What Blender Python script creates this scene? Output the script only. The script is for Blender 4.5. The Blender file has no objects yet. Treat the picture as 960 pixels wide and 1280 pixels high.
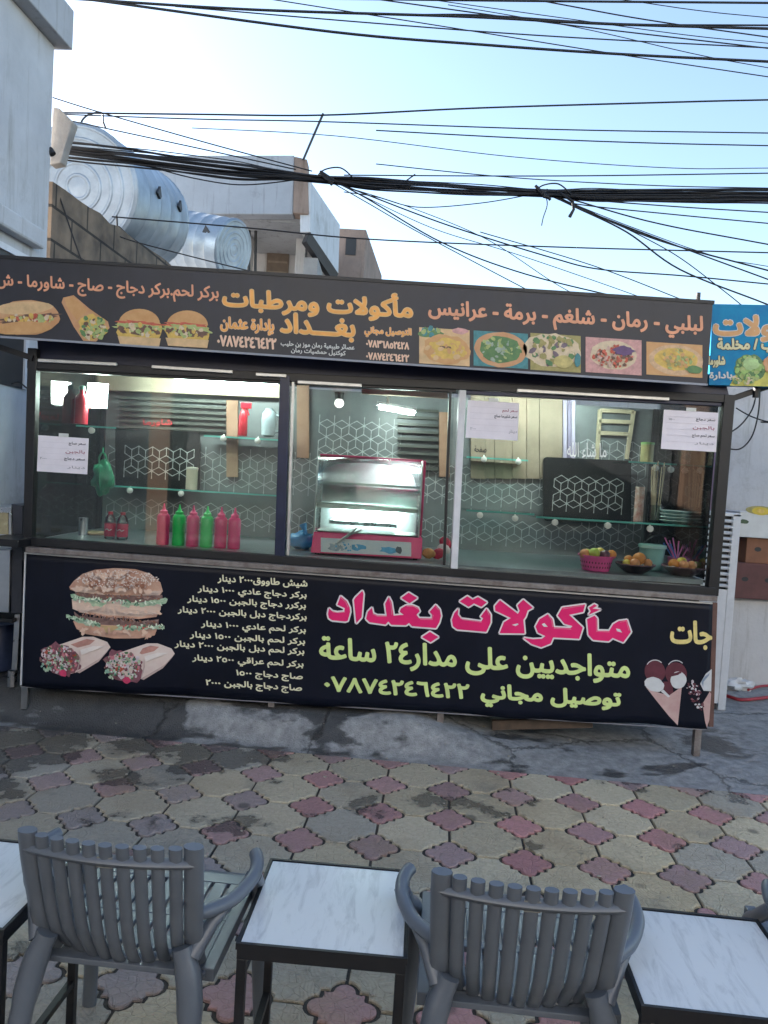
import bpy, math, random
import numpy as np
from mathutils import Vector, Matrix, noise
from mathutils.geometry import interpolate_bezier, delaunay_2d_cdt
random.seed(7)
R = math.radians
sc = bpy.context.scene
COL = sc.collection

# ------------------------------------------------------------------ camera, world, sun, exposure
FPX, CAMZ, PITCH, ROLL = 925.0, 1.65, R(2.72), R(3.4)
cd = bpy.data.cameras.new('camera'); cam = bpy.data.objects.new('camera', cd); COL.objects.link(cam)
cd.sensor_fit = 'AUTO'; cd.sensor_width = 36.0; cd.lens = 36.0 * FPX / 1280.0
cd.clip_start = 0.05; cd.clip_end = 2000
CM = Matrix.Translation((0, 0, CAMZ)) @ Matrix.Rotation(math.pi / 2 - PITCH, 4, 'X') @ Matrix.Rotation(ROLL, 4, 'Z')
cam.matrix_world = CM
sc.camera = cam
SUN_EL, SUN_AZ = R(20.0), R(-58.0)          # azimuth measured from +Y towards +X
wd = bpy.data.worlds.new('World'); sc.world = wd; wd.use_nodes = True
wn = wd.node_tree.nodes; wl = wd.node_tree.links
sky = wn.new('ShaderNodeTexSky'); sky.sky_type = 'NISHITA'; sky.sun_disc = False
sky.sun_elevation = SUN_EL; sky.sun_rotation = SUN_AZ; sky.altitude = 100; sky.air_density = 1.0; sky.dust_density = 1.0; sky.ozone_density = 1.0
wn['Background'].inputs['Strength'].default_value = 0.07
wl.new(sky.outputs[0], wn['Background'].inputs['Color'])
sd = bpy.data.lights.new('sun', 'SUN'); sd.energy = 5.0; sd.angle = R(0.5); sd.color = (1.0, .93, .85)
so = bpy.data.objects.new('sun', sd); COL.objects.link(so)
sdir = Vector((math.sin(SUN_AZ) * math.cos(SUN_EL), math.cos(SUN_AZ) * math.cos(SUN_EL), math.sin(SUN_EL)))
so.rotation_euler = sdir.to_track_quat('Z', 'Y').to_euler(); so.location = (0, 0, 20)
vs = sc.view_settings
vs.view_transform = 'Standard'; vs.look = 'None'; vs.gamma = 1.0; vs.exposure = 2.62; vs.use_curve_mapping = False
try:
    sc.cycles.use_denoising = True; sc.cycles.max_bounces = 8; sc.cycles.transparent_max_bounces = 16
    sc.cycles.caustics_reflective = False; sc.cycles.caustics_refractive = False
    sc.cycles.sample_clamp_indirect = 4.0
except Exception: pass

# ------------------------------------------------------------------ measuring helpers (photo pixels of the 960x1280 frame -> places in the world)
O = CM.translation.copy(); RM = CM.to_3x3()
def ray(x, y): return RM @ Vector(((x - 480) / FPX, -(y - 640) / FPX, -1.0))
def P(x, y, d):
    v = ray(x, y); return O + v * (d / v.y)
def G(x, y, z=0.0):
    v = ray(x, y); return O + v * ((z - O.z) / v.z)
def PL(x, y, p0, n):
    v = ray(x, y); return O + v * ((p0 - O).dot(n) / v.dot(n))
DF = 4.6                                     # distance of the stall's front
def S(x, y, dy=0.0): return P(x, y, DF + dy)

# ------------------------------------------------------------------ materials
MATS = {}
def mat(name, col, rough=.6, var=.12, scale=8, metal=0, bump=0, bscale=60, col2=None, emit=0, spec=.5, coat=0, trans=0, alpha=1, streak=0):
    if name in MATS: return MATS[name]
    m = bpy.data.materials.new(name); m.use_nodes = True; MATS[name] = m
    n = m.node_tree.nodes; l = m.node_tree.links; b = n['Principled BSDF']
    b.inputs['Roughness'].default_value = rough; b.inputs['Metallic'].default_value = metal
    b.inputs['Specular IOR Level'].default_value = spec
    if coat: b.inputs['Coat Weight'].default_value = coat; b.inputs['Coat Roughness'].default_value = .1
    if trans: b.inputs['Transmission Weight'].default_value = trans
    if alpha < 1: b.inputs['Alpha'].default_value = alpha
    c = (*col, 1)
    tc = n.new('ShaderNodeTexCoord')
    if var or col2:
        nz = n.new('ShaderNodeTexNoise'); nz.inputs['Scale'].default_value = scale; nz.inputs['Detail'].default_value = 6
        nz.inputs['Roughness'].default_value = .65
        l.new(tc.outputs['Object'], nz.inputs['Vector'])
        rp = n.new('ShaderNodeValToRGB'); l.new(nz.outputs['Fac'], rp.inputs['Fac'])
        rp.color_ramp.elements[0].position = .32; rp.color_ramp.elements[1].position = .68
        c2 = col2 or tuple(min(1, k * (1 + var)) for k in col)
        c1 = col if col2 else tuple(k * (1 - var) for k in col)
        rp.color_ramp.elements[0].color = (*c1, 1); rp.color_ramp.elements[1].color = (*c2, 1)
        l.new(rp.outputs['Color'], b.inputs['Base Color'])
        mr = n.new('ShaderNodeMapRange'); mr.inputs[3].default_value = max(0, rough - .08); mr.inputs[4].default_value = min(1, rough + .1)
        l.new(nz.outputs['Fac'], mr.inputs[0]); l.new(mr.outputs[0], b.inputs['Roughness'])
    else: b.inputs['Base Color'].default_value = c
    if streak:
        mp = n.new('ShaderNodeMapping'); mp.inputs['Scale'].default_value = (5, 5, .45); l.new(tc.outputs['Object'], mp.inputs[0])
        ns = n.new('ShaderNodeTexNoise'); ns.inputs['Scale'].default_value = 1.6; ns.inputs['Detail'].default_value = 9; ns.inputs['Roughness'].default_value = .7; l.new(mp.outputs[0], ns.inputs['Vector'])
        nl = n.new('ShaderNodeTexNoise'); nl.inputs['Scale'].default_value = 1.1; nl.inputs['Detail'].default_value = 8; nl.inputs['Roughness'].default_value = .75; l.new(tc.outputs['Object'], nl.inputs['Vector'])
        mm = n.new('ShaderNodeMath'); mm.operation = 'MINIMUM'; l.new(ns.outputs['Fac'], mm.inputs[0]); l.new(nl.outputs['Fac'], mm.inputs[1])
        rs = n.new('ShaderNodeValToRGB'); l.new(mm.outputs[0], rs.inputs[0]); rs.color_ramp.elements[0].position = .28; rs.color_ramp.elements[1].position = .46
        rs.color_ramp.elements[0].color = (1 - streak, 1 - streak * 1.05, 1 - streak * 1.15, 1); rs.color_ramp.elements[1].color = (1, 1, 1, 1)
        mu = n.new('ShaderNodeMix'); mu.data_type = 'RGBA'; mu.blend_type = 'MULTIPLY'; mu.inputs[0].default_value = 1; l.new(rp.outputs['Color'], mu.inputs[6]); l.new(rs.outputs[0], mu.inputs[7]); l.new(mu.outputs[2], b.inputs['Base Color'])
    if bump:
        nb = n.new('ShaderNodeTexNoise'); nb.inputs['Scale'].default_value = bscale; nb.inputs['Detail'].default_value = 5
        l.new(tc.outputs['Object'], nb.inputs['Vector'])
        bp = n.new('ShaderNodeBump'); bp.inputs['Strength'].default_value = bump; bp.inputs['Distance'].default_value = .02
        l.new(nb.outputs['Fac'], bp.inputs['Height']); l.new(bp.outputs[0], b.inputs['Normal'])
    if emit:
        b.inputs['Emission Color'].default_value = c; b.inputs['Emission Strength'].default_value = emit
    return m

def glass_mat(name, tint, gain=1.0, base=0.0, rough=.01, dirt=.0):
    if name in MATS: return MATS[name]
    m = bpy.data.materials.new(name); m.use_nodes = True; MATS[name] = m
    n = m.node_tree.nodes; l = m.node_tree.links; n.clear()
    out = n.new('ShaderNodeOutputMaterial'); mx = n.new('ShaderNodeMixShader'); tr = n.new('ShaderNodeBsdfTransparent'); gl = n.new('ShaderNodeBsdfGlossy')
    tr.inputs[0].default_value = (*tint, 1); gl.inputs['Roughness'].default_value = rough
    fr = n.new('ShaderNodeFresnel'); fr.inputs['IOR'].default_value = 1.5
    ma = n.new('ShaderNodeMath'); ma.operation = 'MULTIPLY_ADD'; ma.inputs[1].default_value = gain; ma.inputs[2].default_value = base; ma.use_clamp = True
    l.new(fr.outputs[0], ma.inputs[0]); l.new(ma.outputs[0], mx.inputs[0]); l.new(tr.outputs[0], mx.inputs[1]); l.new(gl.outputs[0], mx.inputs[2])
    last = mx
    if dirt:
        tc = n.new('ShaderNodeTexCoord'); nz = n.new('ShaderNodeTexNoise'); nz.inputs['Scale'].default_value = 5; nz.inputs['Detail'].default_value = 8
        l.new(tc.outputs['Object'], nz.inputs['Vector'])
        mr = n.new('ShaderNodeMapRange'); mr.inputs[1].default_value = .45; mr.inputs[2].default_value = .8; mr.inputs[3].default_value = dirt * .3; mr.inputs[4].default_value = dirt
        l.new(nz.outputs['Fac'], mr.inputs[0])
        df = n.new('ShaderNodeBsdfDiffuse'); df.inputs[0].default_value = (.6, .62, .62, 1)
        m2 = n.new('ShaderNodeMixShader'); l.new(mr.outputs[0], m2.inputs[0]); l.new(mx.outputs[0], m2.inputs[1]); l.new(df.outputs[0], m2.inputs[2]); last = m2
    l.new(last.outputs[0], out.inputs[0])
    return m

# ------------------------------------------------------------------ mesh building
class MB:
    def __init__(s): s.v = []; s.f = []; s.m = []
    def add(s, vs, fs, mi=0):
        k = len(s.v); s.v += [Vector(p) for p in vs]
        for q in fs: s.f.append([i + k for i in q]); s.m.append(mi)
        return s
    def hexa(s, b, t, mi=0):
        return s.add(list(b) + list(t), [(3, 2, 1, 0), (4, 5, 6, 7), (0, 1, 5, 4), (1, 2, 6, 5), (2, 3, 7, 6), (3, 0, 4, 7)], mi)
    def box(s, x0, x1, y0, y1, z0, z1, mi=0):
        return s.hexa([(x0, y0, z0), (x1, y0, z0), (x1, y1, z0), (x0, y1, z0)], [(x0, y0, z1), (x1, y0, z1), (x1, y1, z1), (x0, y1, z1)], mi)
    def bar(s, p0, p1, w, h, up=(0, 0, 1), mi=0):
        p0 = Vector(p0); p1 = Vector(p1); d = (p1 - p0).normalized(); u = Vector(up)
        if abs(d.dot(u)) > .95: u = Vector((0, 1, 0))
        a = d.cross(u).normalized() * w / 2; c = a.cross(d).normalized() * h / 2
        return s.hexa([p0 - a - c, p0 + a - c, p0 + a + c, p0 - a + c], [p1 - a - c, p1 + a - c, p1 + a + c, p1 - a + c], mi)
    def slab(s, pts, vec, mi=0):
        n = len(pts); vec = Vector(vec); a = [Vector(p) for p in pts]; b = [p + vec for p in a]
        return s.add(a + b, [list(range(n)), list(range(2 * n - 1, n - 1, -1))] + [(i, n + i, n + (i + 1) % n, (i + 1) % n) for i in range(n)], mi)
    def poly(s, pts, mi=0): return s.add(pts, [list(range(len(pts)))], mi)
    def tube(s, pts, r, seg=8, mi=0, flat=1.0, up=None):
        pts = [Vector(p) for p in pts]; n = len(pts); rr = r if isinstance(r, (list, tuple)) else [r] * n
        vs = []; pu = None
        for i, p in enumerate(pts):
            d = (pts[min(i + 1, n - 1)] - pts[max(i - 1, 0)]).normalized()
            if up is not None: u = Vector(up)
            elif pu is None: u = Vector((0, 0, 1)) if abs(d.z) < .9 else Vector((1, 0, 0))
            else: u = pu
            a = d.cross(u).normalized(); u2 = a.cross(d).normalized(); pu = u2
            for k in range(seg):
                t = 2 * math.pi * k / seg
                vs.append(p + a * (rr[i] * math.cos(t)) + u2 * (rr[i] * flat * math.sin(t)))
        fs = [(i * seg + k, i * seg + (k + 1) % seg, (i + 1) * seg + (k + 1) % seg, (i + 1) * seg + k) for i in range(n - 1) for k in range(seg)]
        fs += [list(range(seg))[::-1], list(range((n - 1) * seg, n * seg))]
        return s.add(vs, fs, mi)
    def lathe(s, prof, c, seg=16, mi=0, M=None):
        c = Vector(c); vs = []
        for r, z in prof:
            for k in range(seg):
                t = 2 * math.pi * k / seg; p = Vector((r * math.cos(t), r * math.sin(t), z))
                vs.append(c + (M @ p if M else p))
        n = len(prof)
        fs = [(i * seg + k, i * seg + (k + 1) % seg, (i + 1) * seg + (k + 1) % seg, (i + 1) * seg + k) for i in range(n - 1) for k in range(seg)]
        if prof[0][0] > 1e-4: fs.append(list(range(seg))[::-1])
        if prof[-1][0] > 1e-4: fs.append(list(range((n - 1) * seg, n * seg)))
        return s.add(vs, fs, mi)
    def ball(s, c, r, mi=0, sx=1, sy=1, sz=1, seg=12, rings=8, jit=0):
        prof = [(max(1e-5, math.sin(math.pi * i / rings)), -math.cos(math.pi * i / rings)) for i in range(rings + 1)]
        k = len(s.v); s.lathe(prof, (0, 0, 0), seg, mi)
        for i in range(k, len(s.v)):
            p = s.v[i]; j = 1 + (noise.noise(p * 2.1 + Vector(c) * 9) * jit if jit else 0)
            s.v[i] = Vector((p.x * r * sx * j, p.y * r * sy * j, p.z * r * sz * j)) + Vector(c)
        return s
    def build(s, name, mats, parent=None, smooth=None, bevel=0):
        org = Vector(parent['_o']) if parent is not None and '_o' in parent else Vector((0, 0, 0))
        me = bpy.data.meshes.new(name); me.from_pydata([tuple(p - org) for p in s.v], [], s.f); me.update()
        if not isinstance(mats, (list, tuple)): mats = [mats]
        for m in mats: me.materials.append(m)
        for p, i in zip(me.polygons, s.m): p.material_index = i
        if smooth:
            for p in me.polygons: p.use_smooth = True
            me.set_sharp_from_angle(angle=R(smooth if smooth is not True else 40))
        o = bpy.data.objects.new(name, me); COL.objects.link(o)
        if parent is not None:
            o.parent = parent; o['_o'] = tuple(org)
        if bevel:
            b = o.modifiers.new('bevel', 'BEVEL'); b.width = bevel; b.segments = 2; b.limit_method = 'ANGLE'; b.angle_limit = R(35)
        return o

def tag(o, label=None, cat=None, group=None, kind=None):
    if label: o['label'] = label
    if cat: o['category'] = cat
    if group: o['group'] = group
    if kind: o['kind'] = kind
    return o
def thing(name, loc, label, cat, group=None):
    o = bpy.data.objects.new(name, None); COL.objects.link(o); o.location = loc; o['_o'] = tuple(loc); o.empty_display_size = .1
    return tag(o, label, cat, group)
def copy_tree(o, parent=None):
    c = o.copy(); COL.objects.link(c); c.parent = parent
    for ch in [k for k in bpy.data.objects if k.parent == o]: copy_tree(ch, c)
    return c
def quad(*px, Y): return [P(x, y, Y) for x, y in px]
def smoothpts(pts, n=6):
    pts = [Vector(p) for p in pts]; out = []
    for i in range(len(pts) - 1):
        p0 = pts[max(i - 1, 0)]; p1 = pts[i]; p2 = pts[i + 1]; p3 = pts[min(i + 2, len(pts) - 1)]
        for k in range(n):
            t = k / n
            out.append(.5 * ((2 * p1) + (p2 - p0) * t + (2 * p0 - 5 * p1 + 4 * p2 - p3) * t * t + (3 * p1 - p0 - 3 * p2 + p3) * t ** 3))
    out.append(pts[-1]); return out

# ------------------------------------------------------------------ Arabic lettering: shaped text -> outlines -> flat faces
AR = {'ا':0xFE8D,'أ':0xFE83,'إ':0xFE87,'ب':0xFE8F,'ة':0xFE93,'ت':0xFE95,'ث':0xFE99,'ج':0xFE9D,'ح':0xFEA1,'خ':0xFEA5,'د':0xFEA9,'ذ':0xFEAB,'ر':0xFEAD,'ز':0xFEAF,'س':0xFEB1,'ش':0xFEB5,'ص':0xFEB9,'ض':0xFEBD,'ط':0xFEC1,'ظ':0xFEC5,'ع':0xFEC9,'غ':0xFECD,'ف':0xFED1,'ق':0xFED5,'ك':0xFED9,'ل':0xFEDD,'م':0xFEE1,'ن':0xFEE5,'ه':0xFEE9,'و':0xFEED,'ى':0xFEEF,'ي':0xFEF1,'ئ':0xFE89}
RJ = set('اأإةدذروزى')
def shape(s):
    out = []; n = len(s); i = 0
    dual = lambda c: (c in AR and c not in RJ) or c == 'ـ'
    while i < n:
        c = s[i]; prev = i > 0 and dual(s[i - 1])
        if c == 'ل' and i + 1 < n and s[i + 1] in 'اأ':
            out.append(chr((0xFEFB if s[i + 1] == 'ا' else 0xFEF7) + (1 if prev else 0))); i += 2; continue
        if c in AR:
            nx = i + 1 < n and (s[i + 1] in AR or s[i + 1] == 'ـ') and c not in RJ
            out.append(chr(AR[c] + (3 if prev and nx else 2 if nx else 1 if prev else 0)))
        else: out.append(c)
        i += 1
    res = []; run = []
    for c in out[::-1]:
        if '\u0660' <= c <= '\u0669': run.append(c)
        else: res += run[::-1]; run = []; res.append(c)
    return ''.join(res + run[::-1])
def fill(contours):
    vs = []; es = []
    for c in contours:
        k = len(vs); vs += [Vector(p) for p in c]; es += [(k + i, k + (i + 1) % len(c)) for i in range(len(c))]
    r = delaunay_2d_cdt(vs, es, [], 0, 1e-5)
    V = np.array([(p.x, p.y) for p in r[0]]); T = [list(t) for t in r[2] if len(t) == 3]
    if not T: return V, []
    C = np.array([V[t].mean(axis=0) for t in T]); w = np.zeros(len(T))
    for c in contours:
        a = np.array([(p[0], p[1]) for p in c]); b = np.roll(a, -1, axis=0)
        for (x0, y0), (x1, y1) in zip(a, b):
            if y0 == y1: continue
            cr = (x1 - x0) * (C[:, 1] - y0) - (C[:, 0] - x0) * (y1 - y0)
            if y0 < y1: w += ((C[:, 1] >= y0) & (C[:, 1] < y1) & (cr > 0))
            else: w -= ((C[:, 1] >= y1) & (C[:, 1] < y0) & (cr < 0))
    return V, [t for t, k in zip(T, w) if k != 0]
_tc = {}
def text_shape(s):
    if s in _tc: return _tc[s]
    cu = bpy.data.curves.new('lettering', 'FONT'); cu.body = shape(s)
    ob = bpy.data.objects.new('lettering', cu); COL.objects.link(ob)
    cv = ob.to_curve(bpy.context.evaluated_depsgraph_get())
    cons = []
    for sp in cv.splines:
        bp = sp.bezier_points; n = len(bp); c = []
        if n < 2: continue
        for i in range(n):
            a = bp[i]; b = bp[(i + 1) % n]
            st = (b.co - a.co).length
            if st < 1e-6: continue
            q = interpolate_bezier(a.co, a.handle_right, b.handle_left, b.co, 4 if st > .03 else 3)
            c += [(p.x, p.y) for p in q[:-1]]
        if len(c) > 2: cons.append(c)
    ob.to_curve_clear(); bpy.data.objects.remove(ob); bpy.data.curves.remove(cu)
    V, T = fill(cons)
    used = sorted({i for t in T for i in t}); mp = {k: j for j, k in enumerate(used)}
    V = V[used]; T = [[mp[i] for i in t] for t in T]
    V = (V - V.min(axis=0)) / (V.max(axis=0) - V.min(axis=0))
    _tc[s] = (V, T); return V, T
def dil(r, n=8): return [(0, 0)] + ([(r * math.cos(2 * math.pi * k / n), r * math.sin(2 * math.pi * k / n)) for k in range(n)] if r else [])
def stamp(mb, V, T, place, r, mi, lift):
    """V, T in photo pixels; place(x, y, lift) -> world; r thickens the strokes (pixels)"""
    for j, (dx, dy) in enumerate(dil(r)):
        mb.add([place(x + dx, y + dy, lift + j * .00012) for x, y in V], T, mi)
def text(parent, s, x0, x1, y, h, place, mats, r=.5, slope=.0625, outline=0, lift=.003, ex=0, name='lettering'):
    """y = top of the left end, h = overall height in pixels"""
    V, T = text_shape(s); Q = [(x0 + u * (x1 - x0), y + slope * (u * (x1 - x0)) + (1 - v) * h) for u, v in V]
    mb = MB()
    if outline: stamp(mb, Q, T, place, outline, 1, lift - .0012)
    stamp(mb, Q, T, place, r, 0, lift)
    return mb.build(name, mats, parent)
def traced(parent, conts, place, mats, outline=0, lift=.003, name='lettering', r=0):
    V, T = fill(conts); mb = MB()
    if outline: stamp(mb, V, T, place, outline, 1, lift - .0014)
    stamp(mb, V, T, place, r, 0, lift)
    return mb.build(name, mats, parent)

# ================================================================== THE SETTING: ground
def ground_mat(name, attr, rough, wet):
    m = bpy.data.materials.new(name); m.use_nodes = True; n = m.node_tree.nodes; l = m.node_tree.links; b = n['Principled BSDF']
    tc = n.new('ShaderNodeTexCoord')
    def nz(sc_, det=6, ro=.6, off=0):
        t = n.new('ShaderNodeTexNoise'); t.inputs['Scale'].default_value = sc_; t.inputs['Detail'].default_value = det; t.inputs['Roughness'].default_value = ro
        if off:
            mp = n.new('ShaderNodeMapping'); mp.inputs['Location'].default_value = (off, off * .7, 0); l.new(tc.outputs['Object'], mp.inputs['Vector']); l.new(mp.outputs[0], t.inputs['Vector'])
        else: l.new(tc.outputs['Object'], t.inputs['Vector'])
        return t.outputs['Fac']
    def ramp(f, a, c):
        t = n.new('ShaderNodeMapRange'); t.inputs[1].default_value = a; t.inputs[2].default_value = c; t.clamp = True; l.new(f, t.inputs[0]); return t.outputs[0]
    def mix(f, a, c, mode='MIX'):
        t = n.new('ShaderNodeMix'); t.data_type = 'RGBA'; t.blend_type = mode
        for s_, v in ((t.inputs[0], f), (t.inputs[6], a), (t.inputs[7], c)):
            if isinstance(v, (tuple, float, int)): s_.default_value = v
            else: l.new(v, s_)
        return t.outputs[2]
    def mth(op, a, c):
        t = n.new('ShaderNodeMath'); t.operation = op; t.use_clamp = True
        for s_, v in ((t.inputs[0], a), (t.inputs[1], c)):
            if isinstance(v, (float, int)): s_.default_value = v
            else: l.new(v, s_)
        return t.outputs[0]
    at = n.new('ShaderNodeAttribute'); at.attribute_name = attr
    sx = n.new('ShaderNodeSeparateXYZ'); l.new(tc.outputs['Object'], sx.inputs[0])
    c = mix(ramp(nz(45, 8, .7), .3, .7), at.outputs['Color'], mix(1.0, at.outputs['Color'], (.72, .71, .68, 1), 'MULTIPLY'))
    # rubbed, greyed dirt, stronger to the left
    left = ramp(sx.outputs[0], 1.6, -2.2)
    dirt = mth('MULTIPLY', ramp(nz(3.2, 8, .7, 3), .36, .62), mth('MULTIPLY_ADD', left, .5))
    c = mix(mth('MULTIPLY', left, .4), c, (.24, .24, .235, 1))
    c = mix(mth('MULTIPLY', ramp(nz(1.9, 7, .65, 11), .5, .62), .35), c, (.27, .21, .13, 1))
    c = mix(mth('MULTIPLY', ramp(nz(2.6, 7, .7, 5), .55, .68), .4), c, (.14, .14, .13, 1))
    # damp blotches
    far = ramp(sx.outputs[1], 2.4, 4.6)
    wsel = mth('ADD', nz(2.3, 5, .6, 23), mth('MULTIPLY', mth('MULTIPLY', left, far), .24))
    wsp = ramp(wsel, .625, .66)
    c = mix(mth('MULTIPLY', wsp, .62), c, (.03, .03, .032, 1))
    vo = n.new('ShaderNodeTexVoronoi'); vo.inputs['Scale'].default_value = 2.6; l.new(tc.outputs['Object'], vo.inputs['Vector'])
    c = mix(mth('MULTIPLY', ramp(vo.outputs['Distance'], .10, .06), .6), c, (.035, .033, .03, 1))
    l.new(c, b.inputs['Base Color'])
    rg = n.new('ShaderNodeMapRange'); rg.inputs[3].default_value = rough; rg.inputs[4].default_value = .22; l.new(wsp, rg.inputs[0])
    l.new(rg.outputs[0], b.inputs['Roughness'])
    # pressed ornament and grain
    v2 = n.new('ShaderNodeTexVoronoi'); v2.feature = 'DISTANCE_TO_EDGE'; v2.inputs['Scale'].default_value = 26; l.new(tc.outputs['Object'], v2.inputs['Vector'])
    w2 = n.new('ShaderNodeTexVoronoi'); w2.inputs['Scale'].default_value = 6; l.new(tc.outputs['Object'], w2.inputs['Vector'])
    sn = n.new('ShaderNodeMath'); sn.operation = 'SINE'; k = n.new('ShaderNodeMath'); k.operation = 'MULTIPLY'; k.inputs[1].default_value = 90; l.new(w2.outputs['Distance'], k.inputs[0]); l.new(k.outputs[0], sn.inputs[0])
    hh = mth('ADD', mth('MULTIPLY', ramp(v2.outputs['Distance'], 0, .06), .5), mth('MULTIPLY', nz(160, 4, .7), .5))
    h2 = n.new('ShaderNodeMath'); h2.operation = 'MULTIPLY_ADD'; h2.inputs[1].default_value = .12; l.new(sn.outputs[0], h2.inputs[0]); l.new(hh, h2.inputs[2])
    bp = n.new('ShaderNodeBump'); bp.inputs['Strength'].default_value = .8; bp.inputs['Distance'].default_value = .007; l.new(h2.outputs[0], bp.inputs['Height']); l.new(bp.outputs[0], b.inputs['Normal'])
    return m

def sst(x, a, b): t = min(1, max(0, (x - a) / (b - a))); return t * t * (3 - 2 * t)
GA = R(4.6); EU = Vector((math.cos(GA), -math.sin(GA), 0)); EV = Vector((math.sin(GA), math.cos(GA), 0))
ORG = G(562, 1067)
def uv(p): q = Vector(p) - ORG; return q.dot(EU), q.dot(EV)
PU = uv(G(857, 1100))[0] / 3.0; PV = uv(G(562, 987))[1] / 2.0
PT = (PU + PV) / 2
VMAX = uv(G(480, 950))[1]
print('tile pitch', PU, PV, 'vmax', VMAX)
def rq(t):
    c, s_ = abs(math.cos(t)), abs(math.sin(t)); best = .212 / max(c, s_)
    for a in (0, math.pi / 2):
        k = abs(math.cos(t - a)); d = .218; rr = .125
        disc = rr * rr - d * d * (1 - k * k)
        if disc >= 0: best = max(best, d * k + math.sqrt(disc))
    return best
def inset(poly, d):
    n = len(poly); out = []
    for i in range(n):
        a = Vector(poly[i - 1]); b = Vector(poly[i]); c = Vector(poly[(i + 1) % n])
        e1 = (b - a); e2 = (c - b)
        n1 = Vector((-e1.y, e1.x)).normalized(); n2 = Vector((-e2.y, e2.x)).normalized()
        nn = n1 + n2
        nn = nn.normalized() if nn.length > .2 else n1
        out.append((b.x + nn.x * d, b.y + nn.y * d))
    return out
def clipv(poly, vmax):
    out = []
    for i in range(len(poly)):
        a = poly[i]; b = poly[(i + 1) % len(poly)]
        if a[1] <= vmax: out.append(a)
        if (a[1] <= vmax) != (b[1] <= vmax):
            t = (vmax - a[1]) / (b[1] - a[1]); out.append((a[0] + t * (b[0] - a[0]), vmax))
    return out
SEG = 48
pink = [(PT * rq(2 * math.pi * k / SEG) * math.cos(2 * math.pi * k / SEG), PT * rq(2 * math.pi * k / SEG) * math.sin(2 * math.pi * k / SEG)) for k in range(SEG)]
q4 = SEG // 4; cream = []
for (ni, nj, a0) in ((0, 0, 1), (1, 0, 2), (1, 1, 3), (0, 1, 4)):
    ks = {1: range(q4, -1, -1), 2: range(2 * q4, q4 - 1, -1), 3: range(3 * q4, 2 * q4 - 1, -1), 4: range(4 * q4, 3 * q4 - 1, -1)}[a0]
    for k in ks:
        x, y = pink[k % SEG]; cream.append((x + ni * PT, y + nj * PT))
tv, tf, tcol = [], [], []
def add_tile(poly, col):
    poly = clipv(poly, VMAX)
    if len(poly) < 6: return
    a = inset(poly, .0078); b = inset(poly, .0125); n = len(a); k = len(tv); dz = random.uniform(-.0015, .0015); tx, ty = random.uniform(-.004, .004), random.uniform(-.004, .004)
    cx = sum(p[0] for p in a) / n; cy = sum(p[1] for p in a) / n
    for ring, z in ((a, -.016), (a, -.004), (b, 0.0)):
        for p in ring:
            w = ORG + EU * p[0] + EV * p[1]; tv.append((w.x, w.y, z + dz + tx * (p[0] - cx) + ty * (p[1] - cy)))
    for r_ in (0, 1):
        for i in range(n): tf.append((k + r_ * n + i, k + r_ * n + (i + 1) % n, k + (r_ + 1) * n + (i + 1) % n, k + (r_ + 1) * n + i)); tcol.append(col)
    tf.append(list(range(k + 2 * n, k + 3 * n))); tcol.append(col)
jmin, jmax = int((-6.2) / PT), int(VMAX / PT) + 2
for i in range(-14, 15):
    for j in range(jmin, jmax):
        x, y = i * PT, j * PT
        if (ORG + EU * x + EV * y).y < -.6: continue
        f = random.uniform(.82, 1.15); g = random.uniform(-.015, .015)
        wx = (ORG + EU * x + EV * y).x; k_ = random.random() ** 1.3 * .75 + .35 * sst(-wx, -.8, 1.8); k_ = min(.9, max(.05, k_)); q_ = .34 * f
        add_tile([(p[0] + x, p[1] + y) for p in pink], tuple(a_ * (1 - k_) + b_ * k_ for a_, b_ in zip((.52 * f, .25 * f + g, .26 * f + g), (q_, q_ * .93, q_ * .94))))
        f = random.uniform(.85, 1.12); g = random.uniform(-.02, .02)
        k_ = min(.9, random.random() ** 2 * .8 + .4 * sst(-wx, -.6, 1.8)); q_ = .42 * f
        add_tile([(p[0] + x, p[1] + y) for p in cream], tuple(a_ * (1 - k_) + b_ * k_ for a_, b_ in zip((.60 * f + g, .52 * f, .36 * f - g), (q_, q_ * .97, q_ * .88))))
me = bpy.data.meshes.new('paving'); me.from_pydata(tv, [], tf); me.update()
ca = me.color_attributes.new('tint', 'FLOAT_COLOR', 'CORNER')
buf = np.empty(len(me.loops) * 4, dtype=np.float32); k = 0
for p, c in zip(me.polygons, tcol):
    for _ in range(p.loop_total): buf[k:k + 4] = (*c, 1); k += 4
ca.data.foreach_set('color', buf)
paving = bpy.data.objects.new('paving', me); COL.objects.link(paving); me.materials.append(ground_mat('paver', 'tint', .72, 0))
tag(paving, 'scalloped pink and cream paving stones of the street', kind='structure')
MB().box(-120, 120, -120, 220, -.5, -.011).build('ground', mat('ground_dark_sand', (.05, .047, .043), .9, .3, 3, bump=.3, bscale=90))
tag(bpy.data.objects['ground'], 'dark gritty ground in the joints and beyond the paving', kind='structure')

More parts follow.
